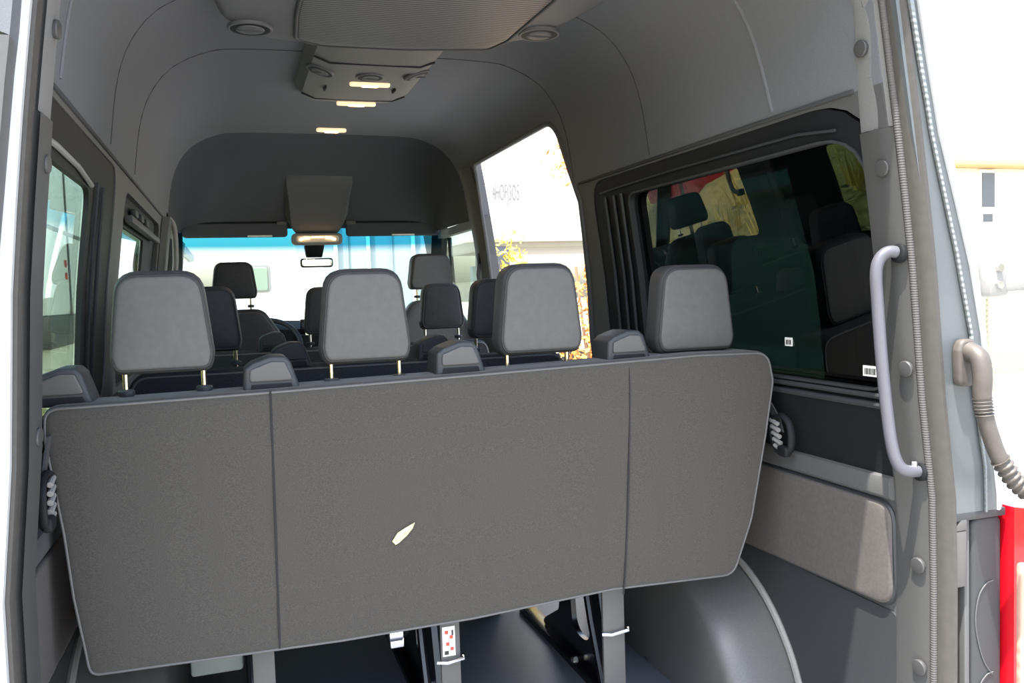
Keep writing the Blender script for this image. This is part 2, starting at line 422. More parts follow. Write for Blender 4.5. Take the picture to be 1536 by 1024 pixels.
# outer roof and outer sides (painted), with openings
def outer(s): return lambda y, z, d: (s*(w(min(z, 1.98))+.12+d+(.03 if z < .7 else 0)), y, z)
om = MB(); op = smooth_path([(x*1.10, 0, z) for x, z in [(-.72, 1.985), (-.66, 2.05), (0, 2.10), (.66, 2.05), (.72, 1.985)]], 5)
om.loft([[(p.x, y, p.z) for p in op]+[(p.x*.985, y, p.z-.012) for p in op[::-1]] for y in (-.115, 0, 1.0, 2.0, 3.0, 3.45)])
roof_o = om.build('ceiling_outer_roof', M['paint']); roof_o.name = 'roof'; struct(roof_o, 'silver grey painted van roof')
mb = MB().box(-.80, .80, -.07, .03, 1.93, 2.06, .02); struct(mb.build('trim_3', M['plastic']), 'header over the rear opening')

# front cap: headliner falling to the shelf over the windscreen
fc = []
for k in range(11):
    t = k/10; y = 3.17+.74*t; q = t**1.5*.95
    fc.append([(x*(1-.02*t), y, 1.545+(z-1.545)*(1-q)) for x, z in arch])
m2 = MB().loft(fc, caps=False, closed=False)
m2.loft([[(p[0], p[1]+.01, p[2]+.03) for p in l] for l in fc], caps=False, closed=False)
struct(m2.build('wall_front', M['liner_dark'], fix=False, sharp=60), 'shade-darkened headliner cap above the windscreen')
# cowl ahead and under windscreen, closes cab front below the dash
mb = MB().box(-.88, .88, 4.30, 4.40, -.04, .97); struct(mb.build('wall_front_bulkhead', M['black'])).name = 'trim_6'
# A pillars
for sgn, nm in ((-1, 'trim_7'), (1, 'trim_8')):
    m2 = MB(); m2.loft([[(sgn*(x+dx), y+dy, z) for dx, dy in ((-.045, 0), (.05, -.04), (.07, .06), (-.02, .06))] for x, y, z in ((.845, 4.42, .95), (.82, 4.2, 1.22), (.79, 3.95, 1.55), (.77, 3.9, 1.65))])
    struct(m2.build(nm, M['plastic_dk']))
# windscreen
m2 = MB(); L = []
for k in range(7):
    t = k/6; z = .93+.72*t; y = 4.48-.55*t
    L.append([((-1+j/8)*(.86-.07*t), y-.10*abs(-1+j/8)**2, z) for j in range(17)])
m2.loft(L, caps=False, closed=False)
ws = struct(m2.build('window_1', M['glass_wind'], fix=False), 'windscreen with blue shade band along its top')

# right quarter window: black surround, ridges, glass, stickers
fr = struct(panel([rpoly([(.055, .875), (1.50, .875), (1.50, 1.535), (.055, 1.535)], [.06, .06, .10, .20])], [rpoly([(.085, .905), (1.215, .905), (1.215, 1.462), (.085, 1.462)], [.065, .065, .05, .15])], wall(1, .004), .06, .06).build('window_2', M['black'], sharp=50), 'tinted right rear quarter window in black surround')
panel([rpoly([(.082, .902), (1.218, .902), (1.218, 1.465), (.082, 1.465)], [.066, .066, .05, .153])], [rpoly([(.088, .908), (1.212, .908), (1.212, 1.459), (.088, 1.459)], [.06, .06, .045, .147])], wall(1, -.001), .06, .02).build('inner_lip', M['plastic_dk'], fr, sharp=50)
panel([rrect(.07, 1.235, .885, 1.485, .075)], [], lambda y, z, d: (.893-.135*(z-.9)+.008*(y-.6)+d, y, z), .07, .004).build('glass', M['glass_dark'], fr)
m2 = MB()
for yy in (1.27, 1.33, 1.40): m2.tube([(w(z)-.002, yy-.02*(z-.9), z) for z in (.90, 1.0, 1.1, 1.2, 1.3, 1.4, 1.47)], .006, 6)
m2.build('ridge', M['plastic_dk'], fr)
m2 = MB()
for zz, rr in ((.872, .008), (.893, .006)): m2.tube([(w(zz)-.004, yy, zz) for yy in (.10, .4, .8, 1.2, 1.5)], rr, 8)
m2.build('sill_ridge', M['plastic_dk'], fr)
# upper rail of the window with a thin highlight edge
m2 = MB(); m2.tube([(w(z)-.003, yy, z) for yy, z in ((.17, 1.478), (.3, 1.492), (.6, 1.494), (.9, 1.495), (1.21, 1.492), (1.42, 1.488))], .0035, 8); m2.build('rail', M['plastic_dk'], fr)

# left quarter window + second left window
fl = struct(panel([rrect(.10, 1.27, .885, 1.53, .10)], [rrect(.16, .86, .93, 1.425, .05)], wall(-1, .004), .06, .012).build('window_3', M['black'], sharp=50), 'left rear quarter window in black surround')
panel([rrect(.14, .88, .91, 1.445, .05)], [], wall(-1, .018), .07, .004).build('glass', M['glass_green'], fl)
m2 = MB(); m2.tube([(-(w(z)-.002), yy, z) for yy, z in ((.18, 1.445), (.4, 1.452), (.65, 1.448), (.84, 1.432))], .006, 8); m2.build('rail', M['plastic_lt'], fl)
m2 = MB()
for yy in (.93, 1.02): m2.tube([(-(w(z)-.002), yy, z) for z in (.92, 1.1, 1.3, 1.45)], .005, 6)
m2.build('ridge', M['plastic_dk'], fl)
f2 = struct(panel([rrect(1.49, 2.78, .885, 1.50, .08)], [rrect(1.62, 2.32, .93, 1.40, .03)], wall(-1, .018), .06, .01).build('window_4', M['black'], sharp=50), 'second left side window in dark recess')
panel([rrect(1.60, 2.34, .91, 1.42, .03)], [], wall(-1, .03), .07, .004).build('glass', M['glass_green_reflect'], f2)
m2 = MB().box(-.80, -.775, 1.55, 2.62, 1.405, 1.43, .006); m2.build('rail', M['plastic'], f2)
m2 = MB()
for yy in (1.75, 1.95, 2.15): m2.box(-.80, -.785, yy, yy+.10, 1.445, 1.47, .004)
m2.build('catch', M['plastic_dk'], f2)
# cab side windows
for sgn, nm, lb in ((-1, 'window_5', 'left cab door window'), (1, 'window_6', 'right cab door window')):
    o = struct(panel([CAB if sgn > 0 else CABL], [], wall(sgn, .03), .08, .004).build(nm, M['glass_side']), lb)
    m2 = MB(); m2.tube([(sgn*(w(1.0)+.05), 3.98, 1.0), (sgn*(w(1.5)+.05), 3.86, 1.5)], .014, 8); m2.build('quarter_bar', M['black'], o)
# B pillars trims
for sgn, nm in ((-1, 'trim_9'), (1, 'trim_10')):
    m2 = MB(); y0, y1 = (2.84, 3.08) if sgn < 0 else (2.925, 3.08)
    L = []
    for z in ((0, .4, .8, 1.0, 1.2, 1.4, 1.545) if sgn < 0 else (0, .4, .8, 1.0, 1.2, 1.4, 1.55, 1.70, 1.80)):
        x = w(z); L.append([(sgn*(x+.05), y0-.015*(z < 1), z), (sgn*(x-.004), y0-.005, z), (sgn*(x-.03), y0+.03, z), (sgn*(x-.03), y1-.03, z), (sgn*(x+.0), y1, z), (sgn*(x+.05), y1, z)])
    m2.loft(L); struct(m2.build(nm, M['plastic'] if sgn > 0 else M['plastic_dk'], sharp=50))
# door opening seal on the right (front jamb, top rail, rear jamb)
hp_ = [p for p in hole if p[1] < TOT-.004]
if hp_[0][0] < 2: hp_ = hp_[::-1]
pth = [(w(z), y, z) for y, z in ((2.93, .1), (2.93, .6), (2.93, 1.0), (2.93, 1.28), (2.915, 1.42))]+[arcmap(y, s_, 0) for y, s_ in hp_]+[(w(z), y, z) for y, z in rear_out[8:0:-1] if z < 1.5]
struct(MB().tube(pth, .012, 8).build('trim_11', M['plastic']), 'seal around the open sliding doorway')
# sill step of the sliding doorway
# sliding door, slid back outside behind the quarter window
XD = .145
def dmap(y, z, d): return (w(min(z, 1.82))+XD+d, y, z)
door = struct(panel([rrect(.32, 1.60, -.15, 1.80, .10)], [rrect(.44, 1.46, .86, 1.46, .09)], dmap, .08, .05).build('door_1', M['paint'], sharp=50), 'sliding side door slid back outside the quarter window')
panel([rrect(.34, 1.58, -.1, 1.78, .10)], [rrect(.44, 1.46, .86, 1.46, .09)], lambda y, z, d: dmap(y, z, d-.012), .08, .01).build('inner_panel', M['plastic_dk'], door, sharp=50)
panel([rrect(.42, 1.48, .84, 1.48, .09)], [], lambda y, z, d: dmap(y, z, d+.03), .1, .004).build('glass', M['glass_door'], door)

# lower right wall: dark recess, ledge, felt insert
def strip(s, y0, y1, z0, z1, off, th, m, name, r=.02, lab=None):
    return struct(panel([rrect(y0, y1, z0, z1, r)], [], wall(s, off), .06, th).build(name, m, sharp=50), lab)
for s, nm in ((1, ('trim_12', 'trim_13', 'trim_14')), (-1, ('trim_15', 'trim_16', 'trim_17'))):
    ya = .095 if s > 0 else .22
    strip(s, ya, 1.60, .715, .868, -.004, .004, M['black'], nm[0], .004, 'black recess strip below the window')
    m2 = MB(); L = []
    for yy in (ya, .5, 1.0, 1.6):
        L.append([(s*(w(.72)), yy, .716), (s*(w(.71)-.016), yy, .712), (s*(w(.70)-.02), yy, .703), (s*(w(.67)-.02), yy, .672), (s*(w(.665)-.012), yy, .664), (s*(w(.66)), yy, .662)])
    m2.loft(L); struct(m2.build(nm[1], M['plastic'], sharp=30), 'grey plastic ledge under the recess')
    out = rpoly([(ya+.004, .42), (1.60, .395), (1.60, .66), (ya+.004, .652)], [.05, .01, .01, .045])
    m2 = MB().puff(out, 0, .016, .008, seg=3, tf=lambda u, v, d: (s*(w(v)-.016+d), u, v)); struct(m2.build(nm[2], M['panel'], sharp=50), 'felt insert panel in the side wall')
    m2 = MB().tube([(s*(w(v)-.004), u, v) for u, v in out], .006, 6, closed=True); m2.build('edge_groove', M['plastic_dk'], bpy.data.objects[nm[2]])
    strip(s, ya, 1.60, .01, .408, -.004, .004, M['plastic_dk'], 'baseboard_right' if s > 0 else 'baseboard_left', .02, 'dark lower side panel')
# wheel housings
for s, nm in ((1, 'wheel_arch_right'), (-1, 'wheel_arch_left')):
    prof2 = smooth_path([(.40, 0, 0), (.425, 0, .06), (.48, 0, .17), (.58, 0, .275), (.72, 0, .345), (.90, 0, .37), (1.10, 0, .355), (1.28, 0, .28), (1.40, 0, .15), (1.45, 0, 0)], 5)
    prof2 = [(p.x, p.z) for p in prof2]; cy_ = .92
    L = []
    def ring(x, k): return [(s*x, cy_+(a-cy_)*k, b*k) for a, b in prof2]
    L = [ring(.885, 1.0), ring(.80, 1.0), ring(.74, .995), ring(.705, .98), ring(.685, .95), ring(.678, .91), ring(.672, .80), ring(.67, .4), ring(.67, .02)]
    m2 = MB().loft(L, caps=False, closed=False)
    wa = m2.build(nm, M['arch'], sharp=60); struct(wa, 'wheel arch cover in smooth grey vinyl')
    m2 = MB().tube([(s*.868, cy_+(a-cy_)*1.02, b*1.03) for a, b in prof2], .010, 8); m2.build('edge_trim', M['plastic_lt'], wa)

# rear opening pillars -------------------------------------------------
ST = [-.1, .1, .3, .5, .69, .9, 1.03, 1.17, 1.30, 1.437, 1.57, 1.7, 1.85, 1.95]
def interp(tab, z):
    if z <= tab[0][0]: return tab[0][1:]
    for a, b in zip(tab, tab[1:]):
        if z <= b[0]:
            f = (z-a[0])/(b[0]-a[0]); return tuple(p+(q-p)*f for p, q in zip(a[1:], b[1:]))
    return tab[-1][1:]
TB = [(.3, .032, .110, .130, .165, .19), (.69, .032, .110, .125, .160, .185), (1.03, .038, .105, .125, .153, .18), (1.17, .030, .085, .105, .135, .175), (1.437, .017, .050, .070, .090, .13), (1.7, .014, .032, .060, .075, .10), (1.85, .012, .026, .05, .062, .09)]
SPLIT = 1.456
for s in (1, -1):
    sh = (lambda z: 0.) if s > 0 else (lambda z: .024+.018*max(0, min(1, (1.6-z)/1.0)))
    yin = .095 if s > 0 else .21
    side = 'right' if s > 0 else 'left'
    for part, (z0, z1), m_, nm in (('lower', (-.05, SPLIT), M['pillar'], 'trim_18' if s > 0 else 'trim_20'), ('upper', (SPLIT+.002, 1.93), M['pillar_lt'], 'trim_19' if s > 0 else 'trim_21')):
        zs = [z0]+[z for z in ST if z0 < z < z1]+[z1]; L = []
        ins = .004 if part == 'upper' else 0
        for z in zs:
            x = w(z)-sh(z)+ins; yw = (.095 if s > 0 else .21) - (.035*max(0, (z-1.5)/.3) if s > 0 else 0)
            L.append([(s*(x+.03), yw+.004, z), (s*(x-.004), yw, z), (s*(x-.006), yw-.01, z), (s*(x-.004), yw*.5+.01, z), (s*(x-.004), .045 if s > 0 else .15, z), (s*(x-.001), .022 if s > 0 else .135, z), (s*(x+.008), .002 if s > 0 else .115, z), (s*(x+.03), 0 if s > 0 else .11, z)])
        struct(MB().loft(L).build(nm, m_, sharp=25), f'{"upper" if part == "upper" else "lower"} plastic pillar trim at the {side} of the rear opening')
    # rubber seal: dark serrated lip + pale bulb
    zs = [z for z in ST]
    def xo(z): return w(z)-sh(z)
    yo = 0 if s > 0 else .10
    m2 = MB().tube([(s*(xo(z)+.009), .002+yo, z) for z in zs], .0075 if s > 0 else .004, 8); struct(m2.build('trim_22' if s > 0 else 'trim_24', M['seal_dk'], sharp=70), f'serrated rubber lip on the {side} door frame')
    m2 = MB().loft([[(s*(xo(z)+a), b+yo, z) for a, b in ((.012, .0), (.014, -.014), (.020, -.026), (.028, -.034), (.036, -.034), (.040, -.028), (.040, .01), (.012, .01))] for z in zs]) if s > 0 else MB().loft([[(s*(xo(z)+a), b+yo, z) for a, b in ((.004, .01), (.005, -.006), (.008, -.012), (.013, -.014), (.016, -.012), (.017, -.004), (.017, .01))] for z in zs])
    struct(m2.build('trim_23' if s > 0 else 'trim_25', M['seal'], sharp=35), f'rubber door seal on the {side} door frame')
    # painted body frame
    zz = [.655]+[z for z in ST if z > .655] if s > 0 else ST
    L = []; L2 = []
    for z in zz:
        a, b1, b2, e, o_ = interp(TB, z); x = xo(z)
        if s < 0: a = .014
        L.append([(s*(x+e), -.030+yo, z), (s*(x+a), -.028+yo, z), (s*(x+a), .01+yo, z), (s*(x+a+.03), .03+yo, z), (s*(x+e), .03+yo, z)])
        L2.append([(s*(x+e-.012), -.036+yo, z), (s*(x+e), -.030+yo, z), (s*(x+e+(o_-e)*.55), -.020+yo, z), (s*(x+o_), .03+yo, z), (s*(x+o_+.004), .5, z), (s*(x+o_-.02), .5, z), (s*(x+o_-.02), .03+yo, z), (s*(x+e-.012), -.029+yo, z)])
    bf = struct(MB().loft(L).build('wall_rear_frame' if s > 0 else 'wall_rear_frame_left', M['paint'] if s > 0 else M['paint_sunlit'], sharp=30), f'silver painted body frame at the {side} of the rear opening')
    bf.name = 'wall_rear_right' if s > 0 else 'wall_rear_left'
    MB().loft(L2).build('outer_corner', M['paint_sunlit'], bf, sharp=30)
    rnd = random.Random(3); zf = [zz[0]+(1.94-zz[0])*k/260 for k in range(261)]
    pts = []; rad = []
    for z in zf:
        a, b1, b2, e, o_ = interp(TB, z); pts.append((s*(xo(z)+(b1+b2)/2), -.031+yo, z)); rad.append((b2-b1)*.5*(.96+.08*rnd.random()))
    MB().tube(pts, .01, 8, radii=rad, flat=.45).build('seam_sealer', M['bead'], bf, sharp=70)
# recess and lamp carrier below the painted frame, right
m2 = MB().box(.905, 1.06, .02, .05, -.1, .655); rr_ = struct(m2.build('trim_26', M['plastic_dk']), 'dark recess behind the right tail lamp')
m2 = MB().box(.912, .945, -.03, .03, .50, .62, .004); m2.hexa([(.912, -.03, .62), (.945, -.03, .62), (.945, .03, .62), (.912, .03, .62), (.930, -.03, .645), (.945, -.03, .645), (.945, .03, .645), (.93, .03, .645)], .002)
m2.build('bracket', M['steel_grey'], rr_)
m2 = MB().box(.948, .962, -.02, .03, -.1, .64, .003); m2.build('rib', M['plastic'], rr_)
m2 = MB().box(.905, 1.05, -.03, .03, .64, .658, .003); m2.build('shelf', M['plastic_dk'], rr_)

# ================================================================== THINGS
def inset_out(o, t):
    n = len(o); a = sum(p[0]*q[1]-q[0]*p[1] for p, q in zip(o, o[1:]+o[:1])); sg = 1 if a > 0 else -1; r = []
    for i in range(n):
        d = Vector(o[(i+1) % n])-Vector(o[i-1]); nn = Vector((-d.y, d.x)).normalized()*sg*t; r.append((o[i][0]+nn.x, o[i][1]+nn.y))
    return r
def headrest(parent, x, y, z, wd=.205, h=.212, d=.085, m='leather', posts=True, tilt=.0):
    """outline hangs from z (lower edge)"""
    hw = wd/2
    out = rpoly([(x-hw*.93, z), (x+hw*.93, z), (x+hw, z+.035), (x+hw*.82, z+h), (x-hw*.82, z+h), (x-hw, z+.035)], [.022, .022, .04, .05, .05, .04], 5)
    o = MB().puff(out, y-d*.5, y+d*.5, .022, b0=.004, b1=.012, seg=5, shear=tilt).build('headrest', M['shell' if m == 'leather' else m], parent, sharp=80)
    ins = rpoly([(x-hw*.88, z+.008), (x+hw*.88, z+.008), (x+hw*.945, z+.038), (x+hw*.765, z+h-.010), (x-hw*.765, z+h-.010), (x-hw*.945, z+.038)], [.02, .02, .04, .045, .045, .04], 5)
    if m == 'leather':
        MB().puff(inset_out(ins, .001), y-d*.5-.0035, y-d*.5+.02, .006, b0=.004, seg=3).build('rear_panel', M['leather'], o, sharp=80)
    MB().tube([(u, y-d*.5+.004+tilt*v, v) for u, v in ins], .0028, 6, closed=True).build('piping', M['piping_dk'] if m == 'leather' else M['leather_dark'], o, sharp=70)
    if posts:
        for sg in (-1, 1):
            px = x+sg*.077
            MB().lathe([(.0058, z-.06), (.0058, z+.012)], (px, y, 0), n=12).build('post', M['brass'] if m == 'leather' else M['chrome'], o)
            MB().lathe([(.004, z-.047), (.017, z-.046), (.019, z-.041), (.019, z-.036), (.016, z-.033), (.007, z-.032)], (px, y, 0), n=20, sx=.8).build('post_collar', M['plastic_dk'], o)
    return o
def belt_guide(parent, x, y, z, sc=1., m='plastic_dk'):
    P = [(-.060, -.006), (-.056, .046), (-.040, .058), (-.002, .071), (.028, .070), (.040, .058), (.060, -.006)]
    out = rpoly([(x+a*sc, z+b*sc) for a, b in P], [.004, .01, .01, .012, .012, .01, .004], 3)
    g = MB().puff(out, y-.045*sc, y+.055*sc, .007, seg=3, b0=.001).build('belt_guide', M[m], parent, sharp=50)
    L = rpoly([(x+a*sc, z+b*sc) for a, b in [(-.045, -.004), (.045, -.004), (.040, .013), (-.043, .013)]], .003, 2)
    MB().puff(L, y-.047*sc, y-.038*sc, .002, seg=2).build('belt_slot', M['black'], g)
    F_ = rpoly([(x+a*sc, z+b*sc) for a, b in [(-.046, .018), (.044, .018), (.028, .058), (.0, .060), (-.044, .044)]], .006, 3)
    MB().puff(F_, y-.050*sc, y-.040*sc, .003, seg=2).build('cover_plate', M['guide'] if m == 'plastic_dk' else M['leather_dark'], g)
    return g

# --- rear four-seat bench
bench = thing('bench_seat', (0, .5, 0), 'rear four-seat bench seen from behind, charcoal fabric back with grey headrests', 'bench seat', 'passenger bench seats in rows')
out = rpoly([(-.800, .405), (-.30, .396), (.0, .400), (.35, .418), (.688, .408), (.745, .55), (.790, .76), (.815, .90), (.800, .978), (.60, .982), (0, .968), (-.42, .960), (-.70, .956), (-.852, .955), (-.855, .89), (-.832, .70), (-.822, .57)],
            [.028, .2, .2, .1, .05, .2, .2, .06, .055, .1, .3, .3, .1, .075, .08, .2, .2], 6)
out = resample(out, .03)
MB().puff(out, .44, .575, .018, seg=4, b0=.012, b1=.01).build('backrest', M['fabric'], bench, sharp=80)
ringp = [(u, .4445, v) for u, v in out]
ins = inset_out(out, .006)
MB().tube([(u, .4445, v) for u, v in ins], .0032, 6, closed=True).build('piping', M['piping'], bench, sharp=70)
for xs, xe in ((-.423, -.430), (.405, .375)):
    MB().tube([(xs+(xe-xs)*k/12, .4375-.010*math.sin(PI*k/12)*.9+.004*(k in (0, 12)), .958-(.958-.408)*k/12) for k in range(13)], .0022, 6).build('seam', M['thread'], bench)
MB().box(-.83, .78, .575, 1.03, .40, .53, .04, seg=4).build('seat_cushion', M['fabric_dark'], bench)
MB().box(-.76, .66, .66, .98, .37, .41, .01).build('under_frame', M['gloss_black'], bench)
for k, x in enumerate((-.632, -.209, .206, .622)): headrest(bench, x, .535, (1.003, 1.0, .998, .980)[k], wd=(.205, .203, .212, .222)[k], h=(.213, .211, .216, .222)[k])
for x, z in ((-.822, .955), (-.417, .957), (0., .968), (.424, .974)): belt_guide(bench, x, .52, z)
# legs: plate with an oval window, foot rail and rear upright
for k, (xl, xb, wb) in enumerate(((-.46, -.463, .046), (-.02, -.045, .046), (.47, .373, .058))):
    pl = [(.70, .02), (1.30, .02), (1.12, .12), (1.06, .30), (.80, .30), (.745, .12)]
    leg = panel([rpoly(pl, .02)], [rpoly([(.86, .10), (1.0, .10), (1.02, .27), (.87, .27)], .06)], lambda y, z, d: (xl-.008+d, y, z), .06, .016).build('leg', M['gloss_black'], bench, sharp=30)
    MB().box(xl-.035, xl+.02, .62, 1.45, .0, .022, .005).build('foot_rail', M['gloss_black'], leg)
    m2 = MB(); m2.tube([(xl-.03, .72, .03), (xl-.03, .80, .20), (xl-.03, .84, .31)], .012, 8); m2.build('brace', M['gloss_black'], leg)
    for yy in (.70, .95): MB().lathe([(.014, .02), (.014, .030), (.008, .038), (.0, .038)], (xl-.022, yy, 0), n=6).build('bolt', M['chrome'], leg)
    MB().box(xb-wb/2, xb+wb/2, .497, .507, .004, .41, .001).build('tether_bar', M['steel_grey'], bench)
    m2 = MB(); m2.tube([(xb-.035, .492, .295), (xb-.01, .487, .292), (xb+wb/2+.006, .487, .298), (xb+wb/2+.004, .487, .308)], .004, 6); m2.build('tether_hook', M['chrome'], bench)
st = MB().box(-.064, -.034, .4945, .497, .305, .375).build('warning_sticker', M['white_paper'], bench); st['label'] = 'white warning sticker with red marks'
for a, b in ((-.058, .362), (-.047, .350), (-.056, .334), (-.046, .322)): MB().box(a, a+.008, .4935, .4948, b-.004, b+.004).build('printed_mark', M['ink_red'], st)
MB().box(-.060, -.050, .4935, .4948, .309, .318).build('printed_mark', M['ink'], st); MB().box(-.042, -.038, .4935, .4948, .354, .366).build('printed_mark', M['ink'], st)
MB().box(-.615, -.505, .53, .70, .335, .43, .008).build('side_cover', M['cover'], bench)
# chrome buckle housing beside the middle leg
m2 = MB().lathe([(.021, 0), (.021, .030), (.018, .032)], (-.185, .52, .372), (1, 0, 0), n=20); m2.box(-.182, -.150, .515, .535, .335, .36, .003); m2.build('recliner_knob', M['chrome'], bench)

# seat belt ends hanging beside the bench
def belt_end(name, s, y, z, lab):
    t = thing(name, (s*.84, y, z), lab, 'seat belt', 'seat belt tongues beside the rear bench')
    x = s*.838
    m2 = MB(); m2.loft([[(x-.002*s, y+.03+a, zz), (x+.002*s, y+.03+a, zz), (x+.002*s, y+.06+a, zz), (x-.002*s, y+.06+a, zz)] for a, zz in ((.06, z+.10), (.03, z+.07), (-.005, z+.035), (-.02, z+.0))]); m2.build('webbing', M['belt'], t)
    ring_ = smooth_path([(x-.008*s, y+.055, z+.03), (x-.008*s, y+.005, z+.045), (x-.008*s, y-.028, z+.02), (x-.008*s, y-.03, z-.03), (x-.008*s, y-.005, z-.055), (x-.008*s, y+.03, z-.045), (x-.008*s, y+.05, z-.01)], 5)
    MB().tube(ring_, .010, 8, closed=True, flat=.6).build('tongue', M['black'], t, sharp=70)
    m2 = MB()
    for k in range(5): m2.tube([(x-.014*s, y+.045-.004*k, z+.03-.016*k), (x-.014*s, y+.015-.004*k, z+.022-.016*k)], .006, 8)
    m2.build('grip', M['plastic_lt'], t)
    m2 = MB().puff(rrect(y-.028, y+.012, z-.058, z-.03, .01), x-.022*s, x-.004*s, .006, axis='x', seg=3) if s > 0 else MB().puff(rrect(y-.028, y+.012, z-.058, z-.03, .01), x+.004, x+.022, .006, axis='x', seg=3)
    m2.build('tip', M['black'], t)
belt_end('seat_belt', 1, .432, .765, 'dark seat belt tongue hanging at the right end of the rear bench below the window')
belt_end('seat_belt', -1, .32, .80, 'seat belt tongue with pale ribbed grip at the left end of the rear bench')

# dried leaf stuck to the bench back
m2 = MB()
pts = [(-.183, .612), (-.170, .630), (-.150, .640), (-.132, .648), (-.137, .636), (-.150, .622), (-.168, .608), (-.176, .604)]
m2.loft([[(a, .4245, b) for a, b in pts], [(a, .4270, b) for a, b in pts]]); m2.tube([(-.176, .4235, .609), (-.155, .423, .626), (-.133, .4235, .647)], .0012, 5)
tag(m2.build('dried_leaf', M['dried_leaf']), 'small dried tan leaf stuck to the charcoal bench back', 'leaf')

# --- two middle benches
def mid_bench(y, xs, gs, zt, lab):
    b = thing('bench_seat', (-.1, y, 0), lab, 'bench seat', 'passenger bench seats in rows')
    o = resample(rpoly([(-.80, .42), (.60, .42), (.62, .85), (.60, zt), (-.78, zt), (-.82, .85)], [.04, .04, .05, .06, .06, .05], 5), .05)
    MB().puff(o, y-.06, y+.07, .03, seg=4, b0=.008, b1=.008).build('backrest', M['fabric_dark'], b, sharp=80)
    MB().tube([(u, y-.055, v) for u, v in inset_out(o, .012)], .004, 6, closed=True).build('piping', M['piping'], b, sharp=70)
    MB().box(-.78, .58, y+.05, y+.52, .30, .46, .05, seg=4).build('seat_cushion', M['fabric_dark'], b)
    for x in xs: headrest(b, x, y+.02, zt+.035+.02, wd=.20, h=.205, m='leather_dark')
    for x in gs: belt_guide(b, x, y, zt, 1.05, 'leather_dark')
    for x in (-.55, .35):
        MB().box(x-.02, x+.02, y+.02, y+.45, 0, .32, .006).build('leg', M['gloss_black'], b)
    return b
mid_bench(1.43, (-.565, -.09, .385), (-.318, .152), .935, 'dark bench just ahead of the rear bench, three black headrests')
mid_bench(2.35, (-.625, -.10, .408), (-.33,), .935, 'second bench from the front seats, black headrests in front of the dashboard')

# --- front seats
def front_seat(name, x, zt, m, lab):
    t = thing(name, (x, 3.25, 0), lab, 'seat', 'front seats')
    o = resample(rpoly([(x-.22, .42), (x+.22, .42), (x+.245, .80), (x+.20, .98), (x+.12, zt), (x-.12, zt), (x-.20, .98), (x-.245, .80)], [.05, .05, .1, .08, .08, .08, .08, .1], 5), .04)
    MB().puff(o, 3.17, 3.30, .04, seg=4, b0=.01, b1=.01).build('backrest', M[m], t, sharp=80)
    MB().tube([(u, 3.18, v) for u, v in inset_out(o, .02)], .004, 6, closed=True).build('piping', M['piping'], t, sharp=70)
    MB().box(x-.23, x+.23, 3.28, 3.75, .32, .48, .05, seg=4).build('seat_cushion', M[m], t)
    MB().box(x-.20, x+.20, 3.26, 3.70, .0, .32, .02).build('seat_base', M['black'], t)
    return t
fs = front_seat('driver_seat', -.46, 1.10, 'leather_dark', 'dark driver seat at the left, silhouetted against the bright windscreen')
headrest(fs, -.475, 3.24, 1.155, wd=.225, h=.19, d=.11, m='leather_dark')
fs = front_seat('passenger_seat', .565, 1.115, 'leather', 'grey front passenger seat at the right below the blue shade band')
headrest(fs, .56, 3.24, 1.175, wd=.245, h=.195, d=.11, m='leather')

# --- dashboard, wheel, screen
d_ = thing('dashboard', (0, 4.1, .8), 'black dashboard under the windscreen', 'dashboard')
m2 = MB(); L = []
for k in range(13):
    x = -.84+1.68*k/12; zt = 1.01+.02*math.exp(-((x+.45)/.2)**2)
    L.append([(x, 3.98, .55), (x, 3.92, .86), (x, 3.94, .96), (x, 4.02, zt), (x, 4.20, zt-.01), (x, 4.36, .95), (x, 4.36, .55)])
m2.loft(L); m2.build('dash_body', M['black'], d_, sharp=40)
MB().box(-.12, .14, 3.86, 3.95, .55, .93, .02).build('centre_stack', M['black'], d_)
MB().box(-.105, -.015, 3.885, 3.915, .90, 1.02, .006).build('screen_bezel', M['gloss_black'], d_)
dp = MB().puff(rrect(-.082, -.034, .915, 1.02, .006), 3.868, 3.888, .002, seg=2).build('display', M['black'], d_); dp['label'] = 'lit blue display screen'
MB().box(-.078, -.038, 3.8655, 3.868, .965, 1.012).build('lit_area', M['screen'], dp); MB().box(-.078, -.038, 3.8655, 3.868, .925, .962).build('lit_area', M['screen2'], dp)
sw = thing('steering_wheel', (-.20, 3.80, .92), 'black steering wheel with bright rim highlight behind the driver seat', 'steering wheel')
c = Vector((-.30, 3.78, .88)); ax = Vector((0, -.75, .62)).normalized(); u = Vector((1, 0, 0)); v_ = ax.cross(u)
MB().tube([c+u*math.cos(2*PI*k/40)*.185+v_*math.sin(2*PI*k/40)*.185 for k in range(40)], .015, 8, closed=True).build('rim', M['leather_dark'], sw, sharp=70)
m2 = MB()
for a in (0, PI, -PI/2): m2.tube([c, c+u*math.cos(a)*.175+v_*math.sin(a)*.175], .014, 8)
m2.build('spoke', M['black'], sw)
MB().lathe([(.06, .0), (.06, .02), (.04, .03)], c, ax, n=20).build('hub', M['black'], sw)
MB().tube([c, c-ax*.06], .03, 10).build('column', M['black'], sw)

